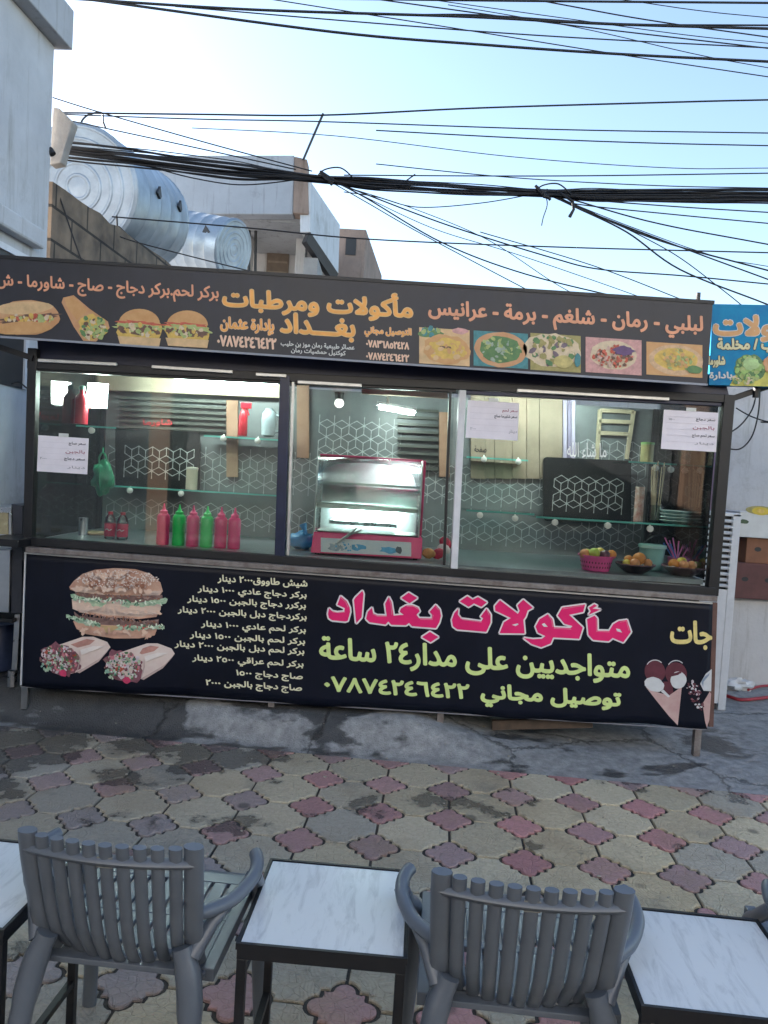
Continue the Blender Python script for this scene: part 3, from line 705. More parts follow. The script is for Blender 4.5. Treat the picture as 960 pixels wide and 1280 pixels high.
cu_ = mb.build('curtain', mats_, smooth=70); sd2 = cu_.modifiers.new('thickness', 'SOLIDIFY'); sd2.thickness = .004
tag(cu_, 'striped lilac, violet and cream curtain on the wall behind the right end of the stall', 'curtain')
# hung dark boards in front of the lattice
def board(x0, y0, x1, y1, d, label):
    sl = .045; r = 5; pts = []
    for cx, cy, a in ((x1 - r, y0 + r, -90), (x1 - r, y1 - r, 0), (x0 + r, y1 - r, 90), (x0 + r, y0 + r, 180)):
        for k in range(5):
            t = R(a + k * 22.5); px, py = cx + r * math.cos(t), cy + r * math.sin(t)
            pts.append(P(px, py + (px - x0) * sl, d))
    o = thing('menu_board', pts[0], label, 'board')
    mb = MB(); mb.slab(pts[::-1], (0, .018, 0)); mb.build('panel', mat('board_black', (.006, .006, .007), .35, .3), o)
    a, b = P(x0, y1, d), P(x1, y0 + (x1 - x0) * sl, d)
    mb = MB(); lattice(mb, a.x + .01, b.x - .01, a.z + .05, a.z + (b.z - a.z) * .75, d - .0015, .105, .0075, 0); mb.build('star_print', mat('star_white', (.34, .35, .35), .5, .1), o)
board(144, 535, 250, 609, DB - .10, 'black rounded board with white star lattice in the left window')
board(679, 571, 789, 651, DB - .10, 'black rounded board with white star lattice in the right window')

# glass shelves
M_glass = glass_mat('window_glass', (.93, .96, .955), 1.0, .005, .012, .008)
M_shelf = glass_mat('shelf_glass', (.72, .9, .84), 1.0, .05, .02)
M_edge = mat('glass_edge', (.12, .42, .36), .15, .1, 10)
M_clip = mat('white_clip', (.75, .74, .70), .4, .05)
def shelf(xa, ya, xb, yb, d, clips):
    a, b = P(xa, ya, d), P(xb, yb, d); a.z = b.z = (a.z + b.z) / 2 if abs(a.z - b.z) < .05 else a.z
    mb = MB(); mb.box(a.x, b.x, d + .003, min(d + .36, DB - .05), a.z - .004, a.z + .004); s_ = mb.build('glass_shelf', M_shelf, kiosk)
    mb = MB(); mb.box(a.x, b.x, d - .002, d + .003, a.z - .006, a.z + .006); mb.build('shelf_edge', M_edge, s_)
    for cx, cy in clips:
        c = P(cx, cy, d - .01); mb = MB(); mb.lathe([(.006, -.02), (.02, -.02), (.022, 0), (.012, .004), (1e-4, .004)], c, 14, 0, Matrix.Rotation(R(90), 3, 'X')); mb.tube([c, c + Vector((0, 0.02, .03))], .005, 6); mb.build('shelf_clip', M_clip, s_, smooth=35)
    return a.z
zA = shelf(95, 531, 145, 536, 5.1, ((114, 538),))
zB = shelf(114, 606, 352, 620, 5.45, ((162, 613), (226, 617)))
zC = shelf(255, 545, 350, 550, 5.35, ((279, 548), (322, 551)))
zD = shelf(583, 638, 668, 643, 5.1, ((600, 644), (644, 648)))
zE = shelf(670, 647, 864, 657, 4.97, ((694, 653), (760, 657), (813, 661)))
zF = shelf(583, 571, 660, 576, 5.4, ((605, 574), (648, 577)))
zG = shelf(786, 577, 846, 581, 5.2, ((820, 585), (839, 587)))

# the panes
def pane(name, *px, dy=.0, th=.005, mt=None):
    mb = MB(); pts = [S(x, y, dy) for x, y in px]; mb.slab(pts[::-1], (0, th, 0)); return mb.build(name, mt or M_glass, kiosk)
pane('window_pane', (45, 460), (353, 476), (347, 692), (40, 672))
pane('window_pane', (365, 478), (568, 488), (560, 708), (356, 694), dy=.008)
pane('window_pane', (583, 490), (906, 505), (886, 738), (572, 712), dy=.004)
mb = MB(); mb.box(x1r - .006, x1r, DF + .05, DB - .02, CZ, z1r); mb.build('end_pane', M_glass, kiosk)
mb = MB(); mb.box(x0r, x0r + .006, DF + .05, DB - .02, CZ, z0r); mb.build('end_pane', M_glass, kiosk)
for x in (x0r, x1r):
    mb = MB(); mb.box(x - .025, x + .025, DB - .03, DB + .04, .24, min(z0r, z1r)); mb.build('rear_post', M_black, kiosk)
# white calligraphy on the pane
M_callig = mat('white_vinyl', (.78, .78, .76), .5, .04)
def onpane(x, y, l): return P(x, y, DF - l)
text(kiosk, 'ما شاء الله', 709, 758, 553, 19, onpane, [M_callig], .1, .02, 0, .004)
text(kiosk, 'صفحة', 593, 608, 557, 8, onpane, [M_dark], .2, .04, 0, .004)
for x0, x1, y in ((179, 215, 524),):
    V, T = text_shape('شاورما'); mb = MB(); stamp(mb, [(x0 + u * (x1 - x0), y + (1 - v) * 9) for u, v in V], T, lambda x, y, l: P(x, y, DB - .05 - l), .4, 0, .003)
    mb.build('lettering', mat('red_letter', (.55, .05, .06), .5, .1), kiosk)

# lamps that are lit
M_lit = mat('lit_tube', (.82, 1.0, .92), .5, 0, emit=20)
M_lit2 = mat('lit_panel', (.80, 1.0, .90), .5, 0, emit=20)
def lamp(name, pts, d, label, m):
    q_ = [P(x, y, d) for x, y in pts]; o = thing(name, q_[0], label, 'lamp')
    mb = MB(); mb.slab(q_[::-1], (0, .06, 0)); mb.build('diffuser', m, o)
    c = [p + Vector((0, .062, 0)) for p in q_]; mid = sum(c, Vector()) / 4; mb = MB(); mb.slab([mid + (p - mid) * 1.12 for p in c][::-1], (0, .02, 0)); mb.build('housing', M_whitealu, o)
lamp('lamp', [(110, 479), (130, 480), (128, 508), (108, 507)], 5.22, 'glowing upright lamp panel in the left window above the red bottle', M_lit2)
ft = thing('tube_light', P(505, 512, 5.3), 'lit fluorescent tube hanging above the glass warmer', 'lamp')
mb = MB(); mb.tube([P(474, 508, 5.3), P(518, 516, 5.3)], .02, 10); mb.build('tube', M_lit, ft, smooth=50)
mb = MB(); mb.bar(P(471, 504, 5.3), P(521, 513, 5.3), .03, .03, (0, 1, 0)); mb.build('batten', M_whitealu, ft)
mb = MB(); mb.tube([P(485, 506, 5.3), P(485, 492, 5.3)], .012, 6); mb.build('hanger', M_alu, ft)
# tube lights added close under the roof to brighten the stall's inside
for i, (x, y, lab) in enumerate(((-1.25, 5.25, 'added fluorescent tube under the stall roof in the left bay'), (1.1, 5.25, 'added fluorescent tube under the stall roof in the right bay'))):
    o = thing('tube_light', (x, y, ztop - .04), lab, 'lamp')
    zz = (z0r + (z1r - z0r) * (x - x0r) / (x1r - x0r)) - .035
    mb = MB(); mb.tube([(x - .45, y, zz), (x + .45, y, zz)], .016, 10); mb.build('tube', M_lit, o, smooth=50)
    mb = MB(); mb.box(x - .5, x + .5, y - .02, y + .02, zz + .017, zz + .034); mb.build('batten', M_whitealu, o)
bl = thing('bulb', P(424, 503, 5.5), 'round white bulb on the dark wall above the warmer', 'lamp')
mb = MB(); mb.ball(P(424, 504, 5.5), .035); mb.build('globe', mat('bulb_glass', (.75, .74, .66), .3, 0, emit=.5), bl, smooth=60)
mb = MB(); mb.lathe([(.03, 0), (.03, .03), (.04, .05)], P(424, 499, 5.5), 12); mb.build('holder', M_black, bl, smooth=40)

# ================================================================== SIGNS
def onsign(x, y, l): return P(x, y, DS - l)
M_signbg = mat('sign_navy', (.017, .018, .027), .45, .3, 3, streak=.3)
sign = thing('roof_sign', P(440, 400, DS), 'long navy roof sign with orange Arabic lettering and food pictures', 'sign')
sq = [P(-60, 318.8, DS), P(891, 380, DS), P(884, 479.5, DS), P(-60, 416, DS)]
mb = MB(); mb.slab(sq[::-1], (0, .05, 0)); mb.build('panel', M_signbg, sign)
mb = MB(); mb.bar(P(-60, 417, DS - .003), P(884, 481, DS - .003), .012, .012, (0, 1, 0)); mb.build('edge_strip', mat('grey_edge', (.26, .28, .33), .5, .1), sign)
mb = MB(); mb.bar(P(-60, 318, DS + .02), P(891, 379, DS + .02), .02, .05, (0, 1, 0)); mb.build('top_angle', M_black, sign)
mb = MB(); mb.bar(P(872, 381, DS + .06), P(873, 366, DS + .06), .02, .02); mb.build('top_peg', M_dark, sign)
M_or = mat('orange_print', (.82, .40, .10), .55, .12, 12)
M_pink = mat('salmon_print', (.72, .34, .20), .55, .12, 12)
M_or2 = mat('orange_outline', (.74, .50, .26), .55, .1, 12)
M_sal = mat('pale_print', (.76, .52, .38), .55, .1, 12)
M_wht = mat('white_print', (.60, .62, .60), .55, .06, 12)
text(sign, 'بركر لحم.بركر دجاج - صاج - شاورما - ش', -4, 273, 341.5, 22, onsign, [M_pink], .55, .06)
text(sign, 'مأكولات ومرطبات', 279, 515, 354, 34, onsign, [M_or, M_or2], .85, .064, 1.75)
text(sign, 'بغـــداد', 351, 443, 391, 30, onsign, [M_or, M_or2], .85, .064, 1.75)
text(sign, 'بإدارة عثمان', 276, 342, 396, 19, onsign, [M_or, M_sal], .6, .06, 1.2)
text(sign, '٠٧٨٧٤٢٤٦٤٢٢', 272, 345, 419, 13, onsign, [M_sal], .8)
text(sign, 'عصائر طبيعية رمان موز بن حليب', 351, 443, 425.5, 7.5, onsign, [M_wht], .25)
text(sign, 'كوكتيل حمضيات رمان', 364, 432, 434.5, 7, onsign, [M_wht], .25)
text(sign, 'التوصيل مجاني', 456, 514, 408, 12.5, onsign, [M_or, M_sal], .4, .05, .9)
text(sign, '٠٧٨٣٦٨٥٢٤٢٨', 458, 511, 425, 8.5, onsign, [M_sal], .6)
text(sign, '٠٧٨٧٤٢٤٦٤٢٢', 458, 511, 440.5, 8.5, onsign, [M_sal], .6)
text(sign, 'لبلبي - رمان - شلغم - برمة - عرانيس', 536, 878, 374, 28.5, onsign, [M_pink], .9)

# ---- printed food pictures: layered flat shapes in one mesh
def blob(cx, cy, rx, ry, n=28, jag=0, seed=0, rot=0, slope=.06):
    rnd = random.Random(seed); out = []
    for k in range(n):
        t = 2 * math.pi * k / n; j = 1 + jag * (rnd.random() - .5) * 2
        x, y = rx * math.cos(t) * j, ry * math.sin(t) * j
        c, s_ = math.cos(rot), math.sin(rot); x, y = x * c - y * s_, x * s_ + y * c
        out.append((cx + x, cy + y + slope * x))
    return out
class Print:
    def __init__(s, place): s.mb = MB(); s.mats = []; s.k = 0; s.place = place
    def add(s, pts, m):
        if m not in s.mats: s.mats.append(m)
        s.k += 1; V, T = fill([pts]); s.mb.add([s.place(x, y, .002 + s.k * .00008) for x, y in V], T, s.mats.index(m))
    def rect(s, x0, y0, x1, y1, m, sl=.0625): s.add([(x0, y0), (x1, y0 + sl * (x1 - x0)), (x1, y1 + sl * (x1 - x0)), (x0, y1)], m)
    def specks(s, cx, cy, rx, ry, n, r, ms, seed=1, asp=.7):
        rnd = random.Random(seed)
        for i in range(n):
            a = rnd.random() * 6.283; q_ = math.sqrt(rnd.random()); k = rnd.uniform(.6, 1.4)
            s.add(blob(cx + rx * q_ * math.cos(a), cy + ry * q_ * math.sin(a) + .06 * rx * q_ * math.cos(a), r * k, r * k * asp, 6, .25, i, rnd.random() * 3), ms[i % len(ms)])
    def done(s, parent, name='food_picture'): return s.mb.build(name, s.mats, parent)
def pm(name, c, var=.25, scale=25, c2=None): return mat('print_' + name, c, .5, var, scale, col2=c2)
BUN = pm('bun', (.52, .27, .10), .2, 12, (.62, .36, .16)); BUN2 = pm('bun_pale', (.62, .42, .22), .2, 12); BREAD = pm('bread', (.50, .24, .10), .2, 10, (.60, .35, .19))
LETT = pm('lettuce', (.26, .36, .10), .4, 30, (.45, .50, .22)); MEAT = pm('meat', (.10, .055, .04), .4, 25, (.19, .10, .07)); CHEE = pm('cheese', (.62, .42, .10), .2); TOM = pm('tomato', (.50, .10, .06), .3)
CRM = pm('cream', (.62, .50, .34), .15); GRN = pm('dark_green', (.06, .17, .07), .5, 20, (.14, .26, .09)); OLV = pm('olive', (.24, .22, .07), .4, 20, (.40, .34, .13)); TEAL = pm('teal', (.05, .22, .24), .3)
# hot dog roll
p = Print(onsign)
p.add(blob(34, 397, 41, 22, 32, .03, 1, -.12), BREAD); p.add(blob(30, 385, 36, 8, 24, .03, 2, -.12), BUN2); p.add(blob(36, 398, 37, 5, 30, .25, 3, -.16), MEAT); p.specks(36, 398, 34, 5, 40, 3.2, [LETT, CHEE, TOM, CRM], 4); p.add(blob(26, 410, 38, 8, 24, .05, 5, -.1), BUN); p.done(sign)
# rolled wrap
p = Print(onsign)
p.add([(79, 372), (92, 369), (112, 386), (135, 402), (137, 410), (120, 427), (104, 426), (92, 408), (77, 378)], BREAD); p.add([(80, 373), (92, 371), (110, 388), (96, 400), (84, 384)], BUN)
p.add(blob(116, 409, 17, 16, 20, .2, 6), CHEE); p.specks(117, 410, 16, 15, 60, 3, [LETT, MEAT, CRM, GRN, LETT], 7); p.done(sign)
for cx, cy, sd_ in ((174, 409, 10), (234, 411, 11)):
    p = Print(onsign); p.add(blob(cx, cy + 3, 28, 20, 26, .06, sd_), CHEE); p.add([(cx + 26 * math.cos(t), cy - 4 - 19 * math.sin(t)) for t in [math.pi * k / 14 for k in range(15)]], BUN)
    p.add(blob(cx, cy - 4, 26, 4, 30, .3, sd_ + 5), TOM); p.add(blob(cx, cy + 1, 28, 6, 30, .25, sd_ + 6), LETT); p.add(blob(cx, cy + 5, 26, 5, 24, .12, sd_ + 7), MEAT); p.specks(cx, cy + 3, 26, 7, 45, 3, [LETT, CHEE, MEAT, CRM], sd_ + 8)
    p.add([(cx - 27, cy + 11), (cx + 27, cy + 14), (cx + 25, cy + 24), (cx - 24, cy + 21)], BUN2); p.done(sign)
# five square pictures
p = Print(onsign); p.rect(524, 409, 587, 454, BUN2); p.add(blob(538, 416, 14, 6, 16, .3, 20), GRN); p.specks(538, 415, 12, 5, 18, 4, [GRN, LETT, TEAL], 21); p.add(blob(575, 414, 10, 4, 14, .1, 22), pm('rose', (.55, .30, .28)))
p.add(blob(557, 437, 29, 19, 24, .1, 23), BUN); p.add(blob(560, 436, 20, 13, 24, .12, 24), CHEE); p.add(blob(557, 434, 8, 1.6, 12, .2, 25), MEAT); p.specks(558, 438, 24, 13, 30, 3.4, [BUN, CHEE, BUN2], 26); p.done(sign)
p = Print(onsign); p.rect(592, 413, 660, 457, TEAL); p.add(blob(626, 437, 33, 22, 30, .02, 30), BREAD); p.add(blob(626, 437, 26, 17, 26, .06, 31), GRN); p.specks(626, 437, 24, 15, 70, 3.2, [GRN, LETT, pm('steam', (.30, .38, .30)), GRN], 32); p.done(sign)
p = Print(onsign); p.rect(663, 416, 726, 462, OLV); p.add(blob(690, 438, 36, 21, 26, .05, 40), CRM); p.specks(690, 438, 28, 19, 60, 4, [OLV, pm('plum', (.16, .12, .15)), CRM, GRN, OLV], 41); p.add(blob(704, 452, 12, 8, 18, .05, 42), pm('yolk', (.50, .42, .16))); p.add(blob(722, 450, 4, 9, 12, .1, 43), TEAL); p.done(sign)
p = Print(onsign); p.rect(732, 421, 802, 465, pm('rose', (.55, .30, .28))); p.add(blob(767, 444, 29, 18, 26, .03, 50), CRM); p.specks(767, 446, 26, 14, 110, 2.3, [TOM, MEAT, pm('seed', (.55, .36, .30)), TOM], 51); p.add(blob(780, 438, 13, 6, 16, .2, 52), pm('berry', (.12, .06, .16))); p.done(sign)
p = Print(onsign); p.rect(808, 427, 878, 468, BUN); p.add(blob(845, 450, 34, 19, 28, .02, 60), pm('dish', (.58, .38, .22))); p.add(blob(845, 449, 27, 14, 26, .04, 61), CHEE); p.specks(845, 449, 24, 12, 60, 2.8, [OLV, CHEE, LETT, BUN], 62); p.add(blob(868, 462, 10, 5, 14, .1, 63), GRN); p.done(sign)

# front banner
def rip(x, y):
    u = (x - 25) / 865; v = min(1, max(0, (y - 690 - 63 * u) / 165))
    return .010 * v + .0055 * noise.noise((u * 7, v * 1.6, 2.2)) + .003 * noise.noise((u * 22 + v * 3, v * 2, 7.0)) + .004 * math.sin(u * 60 + 3 * v) * max(0, u - .86) * 6 * (.4 + .6 * v)
def onban(x, y, l): return P(x, y, DF - .037 - l) + Vector((0, rip(x, y), 0))
ban = thing('front_banner', onban(460, 800, 0), 'navy printed banner with pink heading, price list and burger picture', 'banner')
TL, TR, BR, BL = (31, 690), (891, 753.5), (885, 912), (24, 858)
NX, NY = 160, 16; bv = []; bf = []
for j in range(NY + 1):
    for i in range(NX + 1):
        u, v = i / NX, j / NY
        x = (TL[0] + (TR[0] - TL[0]) * u) * (1 - v) + (BL[0] + (BR[0] - BL[0]) * u) * v; y = (TL[1] + (TR[1] - TL[1]) * u) * (1 - v) + (BL[1] + (BR[1] - BL[1]) * u) * v
        y += (1.2 * math.sin(u * 19) + .8 * math.sin(u * 47)) * v * v
        bv.append(onban(x, y, 0))
for j in range(NY):
    for i in range(NX): k = j * (NX + 1) + i; bf.append((k, k + NX + 1, k + NX + 2, k + 1))
mb = MB(); mb.add(bv, bf); bs = mb.build('sheet', mat('banner_navy', (.005, .007, .016), .42, .25, 2, streak=.3, spec=.22, bump=.05, bscale=5), ban, smooth=80)
sol = bs.modifiers.new('thickness', 'SOLIDIFY'); sol.thickness = .004; sol.offset = -1
M_hem = mat('white_hem', (.55, .56, .58), .5, .1)
mb = MB(); mb.bar(onban(31, 691, .004), onban(890, 754, .004), .010, .012, (0, 1, 0)); mb.build('top_hem', M_hem, ban)
mb = MB(); mb.bar(onban(32, 692, .004), onban(25, 857, .004), .008, .010, (0, 1, 0)); mb.build('side_hem', M_hem, ban)
mb = MB(); mb.bar(onban(25, 858.5, -.006), onban(884, 912.5, -.006), .006, .010, (0, 1, 0)); mb.build('bottom_hem', mat('grey_hem', (.22, .22, .25), .5, .1), ban)
M_cy = mat('cream_print', (.80, .78, .56), .5, .06, 9); M_lime = mat('lime_print', (.64, .78, .30), .5, .1, 9); M_mag = mat('magenta_print', (.80, .012, .16), .42, .06, 9); M_out = mat('outline_print', (.74, .70, .72), .5, .04); M_gold = mat('gold_print', (.74, .62, .24), .5, .15, 20)
for s_, x0, x1, y, h in (('شيش طاووق٢٠٠٠ دينار', 272, 384, 718.5, 10.5), ('بركر دجاج عادي ١٠٠٠ دينار', 247, 383, 732, 11), ('بركرر دجاج بالجبن ١٥٠٠ دينار', 234, 382, 744.5, 11), ('بركردجاج دبل بالجبن ٢٠٠٠ دينار', 222, 383, 758, 11),
                         ('بركر لحم عادي ١٠٠٠ دينار', 251, 382, 776, 11), ('بركر لحم بالجبن ١٥٠٠ دينار', 237, 381, 789.5, 11), ('بركر لحم دبل بالجبن ٢٠٠٠ دينار', 218, 380, 801, 11), ('بركر لحم عراقي ٢٥٠٠ دينار', 240, 379, 818.5, 11), ('صاج دجاج ١٥٠٠', 295, 378, 837.5, 10.5), ('صاج دجاج بالجبن ٢٠٠٠', 257, 377, 849.5, 11)):
    text(ban, s_, x0, x1, y, h, onban, [M_cy], .40, .06)
text(ban, 'متواجديين على مدار٢٤ ساعة', 400, 787, 796, 35, onban, [M_lime], 1.2, .064)
text(ban, 'توصيل مجاني', 602, 776, 855, 27.5, onban, [M_lime], 1.3, .06)
text(ban, '٠٧٨٧٤٢٤٦٤٢٢', 406, 586, 846, 17.5, onban, [M_lime], 1.1, .058)
text(ban, 'جات', 839, 889, 776, 34, onban, [M_gold], 1.2, .03)
A_ = lambda pts: [(400 + x / 6, 725 + y / 6) for x, y in pts]
B_ = lambda pts: [(540 + x / 6, 735 + y / 6) for x, y in pts]
C_ = lambda pts: [(660 + x / 6, 740 + y / 6) for x, y in pts]
head = [A_([(155, 122), (200, 160), (222, 205), (226, 240), (208, 306), (190, 312), (90, 303), (66, 285), (60, 255), (68, 213), (92, 235), (130, 243), (182, 238), (186, 212), (130, 186)]),
        A_([(318, 82), (326, 105), (312, 280), (272, 325), (254, 150), (268, 130)]),
        A_([(870, 362), (690, 348), (668, 322), (646, 340), (535, 337), (512, 312), (492, 335), (372, 318), (346, 292), (358, 240), (390, 208), (398, 250), (430, 266), (500, 268), (488, 180), (516, 128), (536, 165), (552, 268), (628, 262), (598, 240), (606, 215), (645, 192), (695, 190), (735, 208), (748, 235), (724, 262), (744, 288), (838, 290), (842, 262), (822, 240), (868, 188), (898, 222), (908, 270), (895, 320)]),
        A_([(665, 95), (730, 135), (672, 175), (610, 135)]), A_([(825, 390), (888, 430), (830, 468), (765, 430)]),
        B_([(198, 155), (194, 200), (218, 232), (370, 252), (384, 228), (366, 215), (410, 156), (440, 200), (440, 260), (408, 330), (190, 312), (158, 288), (150, 240), (168, 190)]),
        B_([(265, 62), (305, 88), (345, 68), (412, 108), (370, 142), (315, 116), (275, 142), (208, 100)]),
        B_([(510, 92), (645, 195), (658, 172), (642, 130), (685, 88), (757, 150), (718, 170), (704, 215), (686, 240), (696, 342), (508, 340), (540, 258), (592, 226), (475, 170), (472, 135)]),
        C_([(150, 168), (185, 205), (196, 266), (320, 272), (334, 256), (275, 240), (224, 178), (258, 118), (430, 94), (415, 150), (310, 172), (412, 268), (385, 352), (190, 342), (170, 388), (100, 416), (30, 392), (-32, 346), (40, 356), (105, 352), (132, 332), (75, 305), (58, 260), (88, 205)]),
        C_([(498, 92), (520, 104), (486, 124), (545, 132), (455, 172), (472, 145), (458, 118)]),
        C_([(500, 178), (520, 200), (522, 290), (610, 292), (640, 242), (680, 218), (742, 210), (772, 300), (716, 378), (636, 345), (606, 370), (490, 360), (455, 322), (444, 205)])]
hm = MB(); V, T = fill(head); stamp(hm, V, T, onban, 2.0, 1, .0016); stamp(hm, V, T, onban, 0, 0, .003)
V, T = fill([B_([(600, 277), (645, 266), (650, 274), (628, 287)]), C_([(104, 242), (124, 234), (150, 262), (120, 262)]), C_([(660, 274), (690, 279), (708, 306), (668, 294)])]); stamp(hm, V, T, onban, 0, 1, .0045)
# thin white inner gleam strokes of the heading
for pts in (A_([(155, 132), (192, 165), (210, 205)]), A_([(95, 240), (140, 246), (188, 240)]), A_([(395, 255), (430, 272), (500, 274)]), A_([(515, 140), (530, 172), (540, 262)]), A_([(752, 296), (842, 298), (850, 264)]), A_([(868, 198), (890, 226)]), A_([(650, 198), (700, 197), (735, 218)]), B_([(205, 200), (228, 238), (372, 258)]), B_([(412, 165), (430, 205)]), C_([(262, 128), (415, 102)]), C_([(196, 274), (325, 280)]), C_([(512, 200), (514, 296), (612, 300)]), C_([(690, 226), (738, 218), (758, 290)]), C_([(155, 178), (178, 212), (186, 262)])):
    hm.tube([onban(x, y, .0042) for x, y in pts], .0014, 4, 2)
hm.build('lettering', [M_mag, M_out, mat('gleam_print', (.70, .38, .46), .5, .05)], ban)

# big burger on the banner
BU = pm('sesame_bun', (.46, .22, .15), .2, 8, (.66, .45, .34)); BU2 = pm('bun_side', (.74, .56, .46), .15, 10); LE2 = pm('pale_lettuce', (.25, .45, .28), .4, 30, (.66, .76, .58)); ME2 = pm('patty', (.16, .09, .085), .4, 22, (.30, .19, .17)); SES = pm('sesame', (.80, .70, .64), .08); CH2 = pm('sauce', (.58, .42, .22), .1); LOW = pm('bun_low', (.64, .38, .28), .2, 8)
X = lambda x: 20 + x / 4.571; Y = lambda y: 690 + y / 4.571
def cp(pts): return [(X(a), Y(b)) for a, b in pts]
p = Print(onban)
p.add(cp([(325, 395), (345, 440), (400, 470), (560, 495), (700, 495), (790, 478), (805, 440), (800, 415)]), LOW)
p.add(cp([(330, 340), (360, 365), (540, 385), (700, 400), (815, 385), (810, 425), (660, 425), (480, 415), (340, 385)]), ME2)
rnd = random.Random(5)
def frill(x0, y0, x1, y1, h, n, m, sd):
    r_ = random.Random(sd); top = []; bot = []
    for i in range(n + 1):
        t = i / n; x = x0 + (x1 - x0) * t; y = y0 + (y1 - y0) * t; top.append((x, y - h * r_.uniform(.2, .6))); bot.append((x + r_.uniform(-4, 4), y + h * r_.uniform(.2, 1)))
    p.add(cp(top + bot[::-1]), m)
frill(285, 365, 480, 420, 26, 14, LE2, 3); frill(560, 435, 845, 430, 24, 20, LE2, 4); p.add(cp([(480, 420), (600, 425), (520, 468)]), CH2)
p.add(cp([(318, 270), (322, 325), (370, 345), (520, 372), (700, 382), (800, 370), (825, 330), (830, 285)]), BU2)
p.add(cp([(350, 330), (520, 362), (700, 372), (810, 350), (800, 372), (700, 384), (520, 374), (360, 345)]), LOW)
p.add(cp([(335, 230), (500, 245), (700, 252), (835, 245), (838, 280), (700, 290), (500, 275), (345, 258)]), ME2)
frill(310, 250, 480, 285, 26, 14, LE2, 8); frill(430, 298, 770, 300, 24, 24, LE2, 9); frill(740, 290, 865, 275, 26, 9, LE2, 10)
p.add(cp([(303, 200), (330, 165), (380, 125), (450, 102), (560, 92), (680, 98), (770, 125), (825, 175), (838, 225), (820, 248), (700, 250), (500, 245), (340, 228), (310, 215)]), BU)
p.add(cp([(308, 205), (400, 200), (560, 222), (830, 222), (820, 248), (700, 250), (500, 245), (340, 228)]), BU2)
rnd = random.Random(2)
for i in range(230):
    t = rnd.random() * 6.283; q_ = math.sqrt(rnd.random()); x = 580 + 235 * q_ * math.cos(t); y = 160 + 58 * q_ * math.sin(t)
    p.add(blob(X(x), Y(y), 1.15, .75, 6, .2, i, rnd.random() * 3), SES)
HL = pm('bun_gleam', (.74, .52, .40), .1); DK = pm('bun_dark', (.30, .13, .08), .2); FR = pm('patty_fleck', (.36, .24, .21), .3); DG = pm('lettuce_dark', (.10, .24, .14), .3); PL_ = pm('lettuce_pale', (.76, .84, .68), .1); TMT = pm('tomato_slice', (.60, .12, .10), .2)
rnd = random.Random(8)
def scatter(x0, y0, x1, y1, hh_, n, r0, ms):
    for i in range(n):
        t = rnd.random(); x = x0 + (x1 - x0) * t; y = y0 + (y1 - y0) * t + rnd.uniform(-hh_, hh_)
        p.add(blob(X(x), Y(y), r0 * rnd.uniform(.6, 1.6), r0 * rnd.uniform(.3, .7), 7, .3, i, rnd.random() * 3), ms[i % len(ms)])
scatter(345, 244, 830, 264, 9, 60, 1.7, [FR, ME2, DK]); scatter(350, 358, 805, 405, 12, 70, 1.7, [FR, ME2, DK])
scatter(320, 268, 840, 294, 13, 75, 1.8, [DG, PL_, LE2, PL_]); scatter(300, 372, 480, 418, 12, 34, 1.8, [DG, PL_, LE2]); scatter(580, 432, 835, 430, 13, 46, 1.8, [DG, PL_, LE2, TMT])
scatter(345, 318, 815, 352, 5, 26, 3.6, [BU2, HL]); scatter(380, 450, 780, 472, 10, 26, 3.6, [LOW, HL]); scatter(335, 205, 815, 228, 5, 22, 3.8, [HL, BU2])
scatter(420, 125, 760, 140, 14, 14, 4.5, [HL]); scatter(360, 180, 810, 195, 8, 16, 4.5, [DK, BU])
for i in range(170):
    t = rnd.random() * 6.283; q_ = math.sqrt(rnd.random()); x = 590 + 225 * q_ * math.cos(t); y = 155 + 52 * q_ * math.sin(t)
    p.add(blob(X(x), Y(y), 1.05, .65, 6, .2, i, rnd.random() * 3), SES)
p.done(ban, 'burger_picture')
WR = pm('wrap', (.72, .56, .52), .12, 10, (.80, .70, .64)); WRP = pm('wrap_pink', (.52, .26, .22), .2, 18); DKM = pm('beet', (.24, .09, .12), .4, 25)
